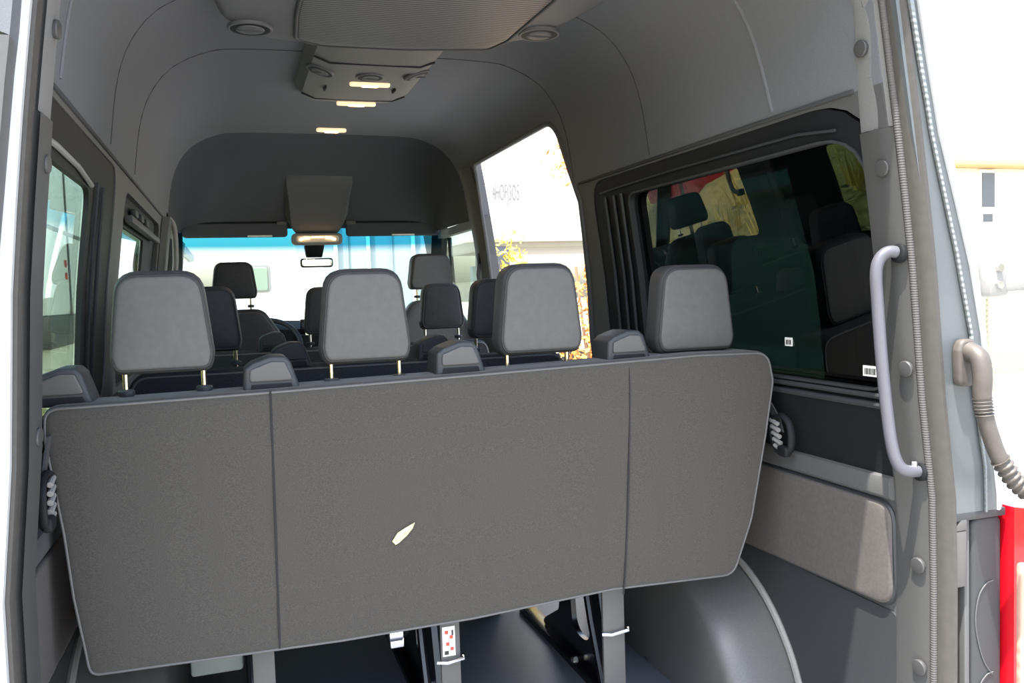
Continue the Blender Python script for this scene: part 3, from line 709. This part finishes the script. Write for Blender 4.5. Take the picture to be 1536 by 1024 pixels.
# --- mirror, visors, cab ceiling console
mi_ = thing('rear_view_mirror', (.01, 3.95, 1.40), 'rear view mirror hanging below the cab console at the windscreen', 'mirror')
MB().puff(rrect(-.085, .112, 1.333, 1.390, .02), 3.93, 3.955, .008, seg=3).build('mirror_housing', M['black'], mi_)
MB().puff(rrect(-.078, .105, 1.339, 1.384, .016), 3.926, 3.931, .002, seg=2).build('mirror_glass', M['mirror'], mi_)
m2 = MB(); m2.hexa([(-.045, 3.95, 1.395), (.05, 3.95, 1.395), (.05, 4.0, 1.395), (-.045, 4.0, 1.395), (-.055, 3.92, 1.47), (.065, 3.92, 1.47), (.065, 4.0, 1.47), (-.055, 4.0, 1.47)], .006); m2.build('mirror_stem', M['black'], mi_)
cc = thing('overhead_console', (.01, 3.75, 1.6), 'grey cab ceiling console with amber-lit reading lamp above the mirror', 'console')
m2 = MB(); L = []
for y, z, hw, th in ((3.3, 1.98, .24, .02), (3.4, 1.945, .24, .03), (3.5, 1.888, .235, .05), (3.55, 1.842, .23, .06), (3.6, 1.792, .225, .07), (3.7, 1.695, .205, .08), (3.80, 1.595, .19, .07), (3.85, 1.55, .17, .06), (3.88, 1.535, .15, .05)):
    L.append([(.015-hw*.8, y, z), (.015-hw, y+.01, z+th), (.015+hw, y+.01, z+th), (.015+hw*.8, y, z)])
m2.loft(L); m2.build('console_body', M['cab_console'], cc, sharp=50)
MB().puff(rrect(-.135, .165, 1.465, 1.535, .03), 3.84, 3.90, .012, seg=3).build('lamp_housing', M['plastic_lt'], cc)
MB().puff(rrect(-.112, .142, 1.478, 1.522, .02), 3.832, 3.845, .004, seg=2).build('lamp_lens', M['lensoff'], cc)
m2 = MB().tube([(-.09, 3.830, 1.495), (-.06, 3.829, 1.505), (-.03, 3.829, 1.506)], .006, 6); m2.tube([(.06, 3.829, 1.508), (.09, 3.829, 1.506), (.12, 3.830, 1.495)], .006, 6); m2.tube([(-.02, 3.829, 1.510), (.05, 3.829, 1.511)], .003, 6)
m2.build('bulb', M['lampwarm'], cc)
for xa, xb, lab in ((-.745, -.155, 'long grey sun visor left of the cab console'), (.19, .775, 'long grey sun visor right of the cab console')):
    v = thing('sun_visor', ((xa+xb)/2, 3.84, 1.54), lab, 'sun visor', 'sun visors')
    MB().puff(rrect(xa, xb, 1.515, 1.605, .025), 3.86, 3.885, .010, seg=3).build('visor_board', M['liner_dark'], v)
    MB().tube([(xa+.02, 3.865, 1.600), (xb-.02, 3.865, 1.600)], .008, 8).build('visor_rod', M['black'], v)
    xl = xa+.36 if xa < 0 else xa+.28
    MB().box(xl, xl+.14, 3.852, 3.858, 1.517, 1.526).build('visor_label', M['white_paper'], v)
    MB().box((xb-.06) if xa < 0 else xa+.0, (xb+.0) if xa < 0 else xa+.06, 3.85, 3.89, 1.585, 1.61, .006).build('visor_clip', M['plastic'], v)
# left cab grab handle
gh = thing('grab_handle', (-.80, 3.12, 1.3), 'pale curved grab handle on the left pillar beside the windscreen', 'grab handle')
pp = smooth_path([(-.765, 3.10, 1.56), (-.745, 3.11, 1.52), (-.742, 3.12, 1.42), (-.752, 3.13, 1.30), (-.785, 3.13, 1.26)], 6)
MB().tube(pp, .014, 8).build('handle_bar', M['plastic_lt'], gh, sharp=70)
MB().box(-.80, -.765, 3.085, 3.125, 1.54, 1.585, .006).build('mount', M['black'], gh); MB().box(-.82, -.782, 3.11, 3.15, 1.24, 1.28, .006).build('mount', M['black'], gh)

# --- rear ceiling unit (air conditioner)
ac = thing('air_conditioner', (0, .65, 1.95), 'grey ceiling air conditioning unit with ribbed grille and two corner vents', 'air conditioner')
oz = resample(rpoly([(-.40, .10), (.40, .10), (.53, .30), (.525, .62), (.47, .93), (.40, 1.10), (.13, 1.245), (-.15, 1.275), (-.38, 1.225), (-.485, 1.07), (-.52, .80), (-.53, .30)], [.1, .1, .1, .1, .08, .12, .3, .3, .15, .12, .1, .1], 5), .05)
MB().puff(oz, 1.905, 2.03, .035, axis='z', seg=5, b0=.006).build('housing', M['acbody'], ac, sharp=60)
og = resample(rpoly([(-.285, .14), (.335, .14), (.335, .70), (.325, 1.05), (.295, 1.145), (.05, 1.195), (-.20, 1.205), (-.275, 1.16), (-.287, .95)], [.03, .03, .1, .08, .04, .2, .1, .04, .1], 4), .05)
MB().puff(og, 1.8925, 1.91, .006, axis='z', seg=2).build('grille', M['grille'], ac, sharp=60)
MB().tube([(a, b, 1.896) for a, b in inset_out(og, -.004)], .006, 6, closed=True).build('grille_rim', M['plastic_dk'], ac, sharp=70)
def vent(parent, c, r, ax=(0, 0, -1), m='acbody'):
    a = Vector(ax).normalized(); c = Vector(c); u = Vector((1, 0, 0)); v = a.cross(u).normalized()
    o = MB().lathe([(r*1.12, -.006), (r*1.12, .001), (r*1.06, .003), (r*.98, .0025), (r*.97, -.004), (.002, -.004)], c, ax, n=32).build('air_vent', M[m], parent, sharp=30)
    MB().lathe([(r*.985, -.0035), (r*.975, .0025), (r*.70, .0025), (r*.69, -.0035)], c, a, n=32).build('vent_gap', M['black'], o, sharp=40)
    MB().lathe([(r*.70, -.003), (r*.70, .003), (r*.66, .005), (r*.4, .0045), (.002, .004)], c, a, n=28).build('vent_disc', M[m], o, sharp=50)
    MB().tube([c+a*.004+u*r*.64, c+a*.005, c+a*.004-u*r*.64], .0025, 6).build('vent_fin', M['plastic_dk'], o)
vent(ac, (-.405, 1.10, 1.8975), .055); vent(ac, (.405, .985, 1.8975), .055)

# --- ceiling console ahead of it, with lamps
oc = thing('ceiling_console', (.02, 1.8, 1.96), 'long grey ceiling console with three round vents and two warm lamps', 'console')
L = []
ys = [1.30, 1.50, 1.66, 1.85, 2.02, 2.10, 2.16, 2.22]
for y in ys:
    t = max(0, (y-2.02)/.20); zb = 1.936+.022*t*t; hw = .155*(1-.10*t*t); ho = .205*(1-.12*t*t); zc = 1.955+.015*t
    L.append([(.015-ho-.03, y, 2.005), (.015-ho, y, zc), (.015-hw, y, zb), (.015-hw*.4, y, zb-.002), (.015+hw*.4, y, zb-.002), (.015+hw, y, zb), (.015+ho, y, zc), (.015+ho+.03, y, 2.005)])
t_end = 2.25; L.append([(.015-.14, t_end, 2.005), (.015-.14, t_end, 1.985), (.015-.10, t_end, 1.97), (.015-.04, t_end, 1.968), (.015+.04, t_end, 1.968), (.015+.10, t_end, 1.97), (.015+.14, t_end, 1.985), (.015+.14, t_end, 2.005)])
MB().loft(L).build('housing', M['console'], oc, sharp=20)
for y in (1.53, 2.08):
    zb = 1.932 if y < 2 else 1.937
    MB().tube([(-.19, y, zb+.018), (-.14, y+.012, zb+.002), (.17, y+.012, zb+.002), (.22, y, zb+.018)], .0035, 6).build('joint_line', M['black'], oc)
vent(oc, (-.158, 1.68, 1.940), .044, (-.33, 0, -1)); vent(oc, (.02, 1.70, 1.931), .045); vent(oc, (.188, 1.68, 1.940), .044, (.33, 0, -1))
for xx in (-.12, .14): MB().box(xx-.004, xx+.004, 1.86, 1.91, 1.926, 1.936, .001).build('slot', M['black'], oc)
def lamp_strip(parent, x, y, z, hw):
    o = MB().puff(rrect(x-hw, x+hw, y-.017, y+.017, .016), z-.008, z+.006, .004, axis='z', seg=3).build('lamp_lens', M['lens_glow'], parent)
    MB().puff(rrect(x-hw*.42, x+hw*.42, y-.011, y+.011, .009), z-.011, z-.006, .002, axis='z', seg=2).build('bulb', M['lampwarm'], o)
lamp_strip(oc, .035, 1.80, 1.932, .075); lamp_strip(oc, .035, 2.165, 1.940, .08)
dl = thing('ceiling_light', (.03, 3.02, 1.99), 'slim glowing dome lamp on the bare headliner ahead of the console', 'ceiling light')
MB().puff(rrect(-.045, .105, 3.00, 3.045, .02), 1.984, 2.0, .006, axis='z', seg=3).build('lamp_bezel', M['lens_glow'], dl)
MB().puff(rrect(-.005, .065, 3.01, 3.035, .012), 1.979, 1.988, .003, axis='z', seg=2).build('bulb', M['lampwarm'], dl)
for nm, x, y, z, e, sx in (('console lamp light', .035, 1.80, 1.905, 1.0, .14), ('console front lamp light', .035, 2.165, 1.915, 1.0, .14), ('dome lamp light', .03, 3.02, 1.965, .8, .12)):
    l = bpy.data.lights.new(nm, 'AREA'); l.shape = 'RECTANGLE'; l.size = sx; l.size_y = .02; l.energy = e; l.color = (1, .72, .42)
    o = bpy.data.objects.new(nm, l); COL.objects.link(o); o.location = (x, y, z)

ba = thing('belt_guide_loop', (.79, 3.0, 1.3), 'small black seat belt loop on the pillar ahead of the side doorway', 'belt guide')
MB().box(.772, .80, 2.975, 3.02, 1.30, 1.36, .008).build('loop_cap', M['black'], ba)
MB().tube([(.775, 2.99, 1.30), (.765, 2.985, 1.24), (.775, 2.99, 1.18)], .010, 8).build('webbing', M['belt'], ba)
# --- right pillar: grab handle, trim clips
gh = thing('grab_handle', (.85, .03, .95), 'long light grey grab handle bar on the right rear pillar', 'grab handle')
pp = smooth_path([(.828, .022, 1.201), (.800, .028, 1.205), (.782, .034, 1.190), (.775, .036, 1.160), (.778, .036, 1.10), (.785, .033, .98), (.795, .028, .86), (.802, .024, .80), (.812, .020, .765), (.832, .018, .748), (.874, .02, .742)], 8)
MB().tube(pp, .0125, 12).build('handle_bar', M['grab'], gh, sharp=80)
for yy, zz in ((.022, 1.201), (.02, .742)):
    m2 = MB().lathe([(.020, -.004), (.020, .005), (.016, .008), (.012, .008)], (w(zz)-.003, yy, zz), (-1, 0, .1), n=20); m2.build('mount', M['black'], gh)
m2 = MB().lathe([(.007, 0), (.007, .016), (.0, .016)], (.855, .02, .742+.008), (0, 0, 1), n=8); m2.build('screw', M['chrome'], gh)

def clip(x, y, z, s, lab, r=.0165):
    o = MB().lathe([(r*1.0, -.003), (r*1.05, .003), (r*.95, .005), (r*.6, .0058), (.001, .006)], (x, y, z), (-s, -.1, -.08), n=20).build('trim_clip', M['clip'])
    return tag(o, lab, 'trim clip', 'round push clips on the rear pillar trims')
for yy, zz, lab in ((.058, 1.622, 'round grey clip on the pale upper right pillar trim, topmost on the right'), (.039, 1.377, 'round grey clip on the right pillar just below the pale upper trim'), (.024, .961, 'round grey clip on the right pillar behind the middle of the grab handle'), (.028, .538, 'round grey clip on the right pillar below the grab handle shadow'), (.026, .316, 'lowest round grey clip on the right pillar, at the photo bottom')):
    clip(w(zz)-.006, yy, zz, 1, lab)
for x, zz, lab in ((-.739, 1.60, 'round grey clip on the left pillar near the photo top'), (-.770, 1.382, 'round grey clip on the left pillar beside the window top'), (-.806, .935, 'round grey clip on the left pillar beside the bench corner')):
    clip(-(w(zz)-(.024+.018*max(0, min(1, 1.6-zz)))-.005), .172, zz, -1, lab, .015)

# --- barcode stickers on the glass
def barcode(y, z, sw, sh, lab, gap=.036):
    t = thing('barcode_sticker', (w(z)+gap, y, z), lab, 'sticker', 'small barcode stickers')
    x = w(z)+gap
    MB().box(x-.002, x, y-sw/2, y+sw/2, z-sh/2, z+sh/2).build('label_paper', M['white_paper'], t)
    m2 = MB(); k = y-sw*.38; r = random.Random(1)
    while k < y+sw*.38:
        b = r.choice((.001, .0015, .0025)); m2.box(x-.0028, x-.0019, k, k+b, z-sh*.32, z+sh*.25); k += b+r.choice((.0015, .0025))
    m2.build('bars', M['ink'], t)
barcode(.47, .995, .030, .022, 'tiny white barcode sticker inside the dark glass above the bench end')
barcode(.150, .945, .045, .024, 'white barcode sticker on the window edge beside the grab handle', .012)

# --- wiring hose with grommet, right
hz = thing('wiring_hose', (.94, -.05, .95), 'taupe corrugated wiring hose plugged into the right body frame', 'hose')
m2 = MB().puff(rpoly([(.905, .925), (.955, .925), (.957, 1.0), (.945, 1.022), (.912, 1.022), (.903, 1.0)], .018, 4), -.052, -.028, .008, seg=3); m2.build('grommet', M['hose'], hz)
def seg_tube(pts, r0, corr): 
    P = smooth_path(pts, 10); n = len(P); rad = []
    return P
hp = smooth_path([(.930, -.048, .998), (.929, -.075, .985), (.927, -.085, .95), (.926, -.085, .915), (.928, -.085, .88)], 6)
MB().tube(hp, .017, 12, radii=[.020-.003*i/len(hp) for i in range(len(hp))]).build('elbow', M['hose'], hz, sharp=70)
def corrug(pts, n, r, name):
    P = smooth_path(pts, 24); m2 = MB(); d = [0]
    for a, b in zip(P, P[1:]): d.append(d[-1]+(b-a).length)
    rad = [r*(1+.16*math.cos(2*PI*n*x/d[-1])) for x in d]
    m2.tube(P, r, 12, radii=rad); m2.build(name, M['hose'], hz, sharp=80)
corrug([(.927, -.085, .905), (.928, -.086, .89), (.930, -.087, .872)], 5, .017, 'corrugated_section')
MB().tube(smooth_path([(.930, -.087, .872), (.938, -.090, .84), (.950, -.095, .80), (.960, -.10, .775)], 6), .0165, 12).build('plain_section', M['hose'], hz, sharp=70)
corrug([(.958, -.099, .780), (.985, -.11, .735), (1.02, -.125, .705), (1.07, -.145, .690), (1.13, -.17, .693), (1.22, -.21, .72)], 24, .0175, 'corrugated_section')

# --- hinge, right
hg = thing('door_hinge', (1.02, -.05, 1.15), 'white painted door hinge on the outer right body edge', 'hinge')
MB().box(.990, 1.045, -.045, .0, 1.105, 1.185, .010).build('hinge_plate', M['plastic_lt'], hg)
MB().hexa([(1.03, -.045, 1.115), (1.16, -.10, 1.12), (1.16, -.08, 1.12), (1.03, -.02, 1.115), (1.03, -.045, 1.165), (1.16, -.10, 1.17), (1.16, -.08, 1.17), (1.03, -.02, 1.165)], .006).build('hinge_arm', M['plastic_lt'], hg)
MB().lathe([(.018, -.04), (.018, .04)], (1.09, -.085, 1.145), (0, 0, 1), n=14).build('hinge_pin', M['chrome'], hg)
for zz in (1.13, 1.165): MB().lathe([(.009, 0), (.009, .007), (.0, .007)], (1.012, -.045, zz), (0, -1, 0), n=6).build('bolt', M['chrome'], hg)
# two small dimples in the painted frame
for zz, xx in ((1.165, .885), (1.10, .893)): pass

# --- tail lamp right
tl = thing('tail_lamp', (1.06, 0, .3), 'red and clear right tail lamp at the photo edge', 'tail lamp')
MB().loft([[(1.056, -.045, z), (1.068, -.060, z), (1.10, -.05, z), (1.115, .02, z), (1.115, .10, z), (1.056, .10, z)] for z in (-.15, .45, .66)]).build('red_lens', M['lamp_red'], tl, sharp=30)
MB().puff(rrect(1.058, 1.092, .0, .545, .012), -.0625, -.045, .006, seg=3).build('clear_lens', M['lamp_clear'], tl)
m2 = MB().puff(rrect(.968, 1.05, .0, .64, .02), -.02, .05, .008, seg=3); m2.build('lamp_backing', M['plastic_dk'], tl)
for zc in (.40, .20):
    pts = [(1.024, -.0215, zc+.10), (1.005, -.0215, zc+.095), (.985, -.0215, zc+.07), (.976, -.0215, zc+.02), (.984, -.0215, zc-.03), (1.00, -.0215, zc-.075), (1.022, -.0215, zc-.105)]
    MB().tube(smooth_path(pts, 5), .0016, 6).build('moulded_rib', M['plastic'], tl)

# ================================================================== OUTSIDE
GZ = -.72
gb = MB(); NG = 40
gb.add([(-90, -60, GZ), (90, -60, GZ), (90, 160, GZ), (-90, 160, GZ)], [(0, 1, 2, 3)])
struct(gb.build('ground', M['dirt'], fix=False), 'pale dry ground around the van')
struct(MB().box(9.0, 40, 8.6, 13.9, GZ-.02, GZ+.012).build('ground_field', M['field']), 'strip of yellow dry grass at the fence')
# dry grassy bank on the left
m2 = MB(); L = []; r = random.Random(5)
for k in range(40):
    y = -14+.66*k; q = lambda a: a*(r.random()-.5)
    L.append([(-2.75-.12*math.sin(k*.7), y, GZ-.05), (-3.1, y, GZ+.70+q(.1)), (-3.6, y, GZ+1.40+q(.12)), (-4.2, y, GZ+1.85+q(.12)), (-4.9, y, GZ+2.02+q(.1)), (-6.0, y, GZ+2.05+q(.1)), (-8.0, y, GZ+2.3), (-16, y, GZ+2.4)])
m2.loft(L, caps=False, closed=False); struct(m2.build('ground_bank', M['bank'], fix=False, sharp=80), 'dry grass bank along the left side')
def tufts(name, spots, m, h, n, lab):
    r = random.Random(11); mb_ = MB()
    for (x, y, z) in spots:
        for _ in range(n):
            a = r.random()*2*PI; q = r.random()*.35; hh = h*(.5+r.random()); bx = x+math.cos(a)*q; by = y+math.sin(a)*q; le = .3*hh
            mb_.add([(bx-.02, by, z), (bx+.02, by, z), (bx+math.cos(a)*le, by+math.sin(a)*le, z+hh)], [(0, 1, 2)])
    return tag(mb_.build(name, m, fix=False, smooth=False), lab, 'grass', None, 'stuff')
r = random.Random(2); sp = []
for k in range(170):
    x = -3.3-2.6*r.random(); y = -6+17*r.random(); z = GZ+max(.4, min(1.95, (-2.8-x)*1.5+.2))-.1; 
    if not (8.3 < y < 11 and x < -3.35): sp.append((x, y, z))
tufts('dry_grass', sp, M['straw'], .35, 26, 'tall dry grass on the bank left of the van')
def bush(name, c, rx, rz, m, n, lab, group, seed):
    r = random.Random(seed); t = thing(name, c, lab, 'bush', group); mb_ = MB()
    for _ in range(n):
        a = r.random()*2*PI; e = math.acos(1-r.random()); q = r.random()**.4
        p = Vector((c[0]+math.cos(a)*math.sin(e)*rx*q, c[1]+math.sin(a)*math.sin(e)*rx*q, c[2]+.1+math.cos(e)*rz*q*1.0+rz*.15*r.random()))
        s_ = .025+.035*r.random(); u = Vector((r.random()-.5, r.random()-.5, r.random()-.5)).normalized(); v = u.orthogonal().normalized()
        mb_.add([p-u*s_, p+v*s_*.5, p+u*s_, p-v*s_*.5], [(0, 1, 2, 3)])
    mb_.build('foliage', m, t, fix=False, smooth=False)
    mt = MB()
    for k in range(7): a = r.random()*2*PI; mt.tube([(c[0], c[1], c[2]), (c[0]+math.cos(a)*rx*.5, c[1]+math.sin(a)*rx*.5, c[2]+rz*.7)], .02, 5)
    mt.build('stem', M['twig'], t)
    return t
gB = 'shrubs seen through the open side door'
bush('bush', (2.62, 8.2, GZ), .45, 2.3, M['leaf_y'], 2100, 'yellow leafed bush under the lettered white trailer', gB, 1)
bush('bush', (3.55, 7.6, GZ), .55, 2.05, M['leaf_o'], 1950, 'orange dry bush nearest the rear edge of the side doorway', gB, 2)
bush('bush', (3.2, 9.1, GZ), .3, 1.7, M['straw'], 1200, 'pale straw bush between the yellow and the orange bushes', gB, 3)
bush('bush', (2.95, 6.3, GZ), .5, 1.1, M['leaf_o'], 1500, 'low orange bush close to the open side doorway', gB, 4)
# tree branch with orange leaves high at the door's rear edge
tr = bush('tree', (4.0, 8.9, GZ), .9, 3.1, M['leaf_o'], 0, 'thin tree with a few orange leaves in front of the white trailer', None, 6); tr['category'] = 'tree'
for ch in tr.children:
    if ch.name.startswith('foliage'): bpy.data.objects.remove(ch)
mt = MB(); r = random.Random(9)
for k in range(260):
    p = Vector((3.72+r.gauss(0, .16), 8.6+r.gauss(0, .15), 2.78+r.gauss(0, .13))); s_ = .03+.03*r.random(); u = Vector((r.random()-.5, r.random()-.5, r.random()-.5)).normalized(); v = u.orthogonal().normalized()
    mt.add([p-u*s_, p+v*s_*.5, p+u*s_, p-v*s_*.5], [(0, 1, 2, 3)])
mt.build('foliage', M['leaf_o'], tr, fix=False, smooth=False)
MB().tube([(4.0, 8.9, GZ), (4.0, 8.9, 1.5), (3.9, 8.75, 2.3), (3.74, 8.6, 2.8)], .02, 6).build('trunk', M['twig'], tr)
# white trailer with lettering beyond the side door
tb = thing('trailer', (4.4, 10.5, GZ), 'white box trailer with dark lettering seen through the open side door', 'trailer')
MB().box(2.45, 6.8, 9.6, 12.2, 2.02-.2, 4.9, .05).build('box_body', M['white'], tb)
MB().box(2.55, 6.7, 9.7, 12.0, 1.74, 1.83, .02).build('chassis', M['galv'], tb); MB().box(2.72, 3.14, 9.68, 9.95, 1.44, 1.76, .02).build('tool_box', M['offpane'], tb)
for x in (3.2, 4.2, 6.0):
    MB().lathe([(.5, -.15), (.5, .15), (.3, .16)], (x, 10.0, GZ+.5), (0, -1, 0), n=24).build('wheel', M['tyre'], tb)
for x in (2.7, 5.2): MB().box(x-.06, x+.06, 9.8, 9.95, GZ, 1.5).build('support_leg', M['bluegrey'], tb)
def text(s, loc, size, rz, m, parent, name, rx=PI/2, ext=.004, sc=(1, 1, 1)):
    cu = bpy.data.curves.new(name, 'FONT'); cu.body = s; cu.size = size; cu.extrude = ext; cu.align_x = 'LEFT'
    o = bpy.data.objects.new('tmp_text', cu); COL.objects.link(o)
    me = bpy.data.meshes.new_from_object(o.evaluated_get(bpy.context.evaluated_depsgraph_get())); bpy.data.objects.remove(o)
    me.materials.clear(); me.materials.append(m); me.transform(Matrix.Translation(loc) @ Euler((rx, 0, rz)).to_matrix().to_4x4() @ Matrix.Diagonal((*sc, 1)))
    o = bpy.data.objects.new(name, me); COL.objects.link(o)
    o.parent = parent; o.matrix_parent_inverse = Matrix.Translation(parent_world(parent)).inverted(); return o
text('4HOFJ3O5', (2.89, 9.59, 2.37), .105, 0, M['faded_ink'], tb, 'lettering', sc=(.80, 3.0, 1))
# front view: white truck, cladding building, left shed
tk = thing('truck', (-.1, 11.5, GZ), 'white truck with one small window seen through the windscreen', 'truck')
MB().box(-.62, .75, 10.6, 13.5, GZ+.45, 1.72, .12).build('truck_body', M['white'], tk)
MB().puff(rrect(-.35, .02, 1.24, 1.62, .06), 10.55, 10.6, .01, seg=2).build('window_frame', M['plastic_lt'], tk)
MB().puff(rrect(-.31, -.02, 1.26, 1.58, .05), 10.535, 10.56, .008, seg=2).build('window_pane', M['pane_green'], tk)
for x in (-.3, .45): MB().lathe([(.4, -.12), (.4, .12)], (x, 10.7, GZ+.4), (0, 1, 0), n=24).build('wheel', M['tyre'], tk)
MB().box(-.58, .7, 10.5, 10.62, GZ+.35, GZ+.6, .03).build('bumper', M['steel_grey'], tk)
bg = thing('warehouse', (5, 24, GZ), 'blue grey clad warehouse with white posts beyond the windscreen', 'building')
MB().box(1.9, 6.0, 24, 32, GZ, 4.6, .05).build('cladding', M['bluegrey'], bg)
for x in (2.45, 3.4, 4.75): MB().box(x-.05, x+.05, 23.85, 23.98, GZ, 4.4).build('post', M['white'], bg)
for x in (2.8, 4.1): MB().box(x-.02, x+.02, 23.93, 24.0, GZ, 4.4).build('rib', M['bluegrey'], bg)
sh_ = thing('shed', (-2.2, 20, GZ), 'cream slatted shed at the left edge of the windscreen', 'building')
MB().box(-2.75, -1.55, 20, 24, GZ, 2.25, .05).build('shed_wall', M['cream'], sh_)
m2 = MB()
for k in range(8): m2.box(-2.7+k*.14, -2.65+k*.14, 19.93, 20.0, GZ, 2.2)
m2.build('slats', M['brown'], sh_)
MB().box(-2.85, -1.45, 19.8, 24.1, 2.25, 2.45, .02).build('shed_roof', M['bluegrey'], sh_)
# parked white van seen through the left windows
pv = thing('parked_van', (-4.0, 15.5, GZ), 'white van parked outside, seen through the left rear quarter window', 'van')
PX = -3.0; Y0 = 12.3
MB().box(PX-2.0, PX, Y0, Y0+7.2, .98, 3.9, .10).build('van_body', M['white'], pv)
MB().box(PX-1.98, PX+.012, Y0+.02, Y0+7.1, .52, 1.0, .02).build('side_cladding', M['steel_grey'], pv)
MB().box(PX-1.95, PX-.02, Y0+.1, Y0+7.0, GZ+.35, .54, .03).build('lower_body', M['cream'], pv)
MB().puff(rrect(Y0+4.6, Y0+6.6, 1.4, 2.3, .08), PX-.01, PX+.012, .004, axis='x', seg=2).build('side_window', M['offpane'], pv)
MB().box(PX-.005, PX+.02, Y0+1.75, Y0+1.83, .6, 3.6).build('door_gap', M['steel_grey'], pv)
MB().box(PX-.005, PX+.02, Y0+.1, Y0+7.0, 2.28, 2.34).build('roof_gutter', M['steel_grey'], pv)
MB().box(PX, PX+.06, Y0+2.45, Y0+3.05, 1.26, 1.50, .03).build('door_handle', M['black'], pv)
for zz in (1.62, 1.82): MB().lathe([(.06, 0), (.06, .02), (.0, .022)], (PX, Y0+1.5, zz), (1, 0, 0), n=16).build('marker_lamp', M['ink_red'], pv)
for y in (Y0+1.4, Y0+5.9): MB().lathe([(.42, -.2), (.42, .02), (.25, .03)], (PX-.03, y, GZ+.42), (1, 0, 0), n=24).build('wheel', M['tyre'], pv)
# red skip on the bank (seen mirrored in the dark glass)
rs = thing('red_container', (-4.8, 9.85, 1.1), 'red container on the dry bank, mirrored in the dark quarter window', 'container')
MB().box(-5.7, -3.95, 9.2, 10.5, 1.10, 2.2, .04).build('container_body', M['red'], rs)
for k in range(5): MB().box(-3.95, -3.93, 9.3+k*.25, 9.37+k*.25, 1.14, 2.15).build('corrugation', M['red'], rs)
# right background: building, fence
bl = thing('house', (20, 14, GZ), 'cream stucco building with brown eave and grey window at the far right', 'building')
MB().box(14.5, 30, 14, 22, GZ, 3.62, .03).build('wall_face', M['cream'], bl)
MB().box(14.2, 30.4, 13.6, 22.2, 3.62, 3.82, .02).build('eave', M['brown'], bl)
wf = MB().box(15.93, 16.42, 13.94, 14.02, 2.28, 3.58, .02).build('window_frame', M['white'], bl)
MB().box(16.0, 16.36, 13.92, 13.96, 2.72, 3.50).build('pane', M['offpane'], wf); MB().box(16.03, 16.30, 13.92, 13.96, 2.38, 2.56).build('pane', M['offpane'], wf)
fe = thing('chain_link_fence', (14, 12, GZ), 'pale chain link fence in front of the cream building', 'fence')
m2 = MB(); fx0, fx1, fy = 10.5, 18.0, 11.0
k = fx0-1.6
while k < fx1:
    for sgn in (1, -1):
        a = (k if sgn > 0 else k+1.6); b = (k+1.6 if sgn > 0 else k)
        m2.tube([(a, fy, GZ), (b, fy, GZ+1.6)], .006, 4)
    k += .10
m2.build('wire_mesh', M['galv'], fe, smooth=False)
for x in (10.5, 13.0, 15.5, 18.0): MB().tube([(x, fy+.03, GZ), (x, fy+.03, GZ+1.75)], .03, 8).build('post', M['galv'], fe)
MB().tube([(fx0, fy+.03, GZ+1.65), (fx1, fy+.03, GZ+1.65)], .02, 8).build('rail', M['galv'], fe)
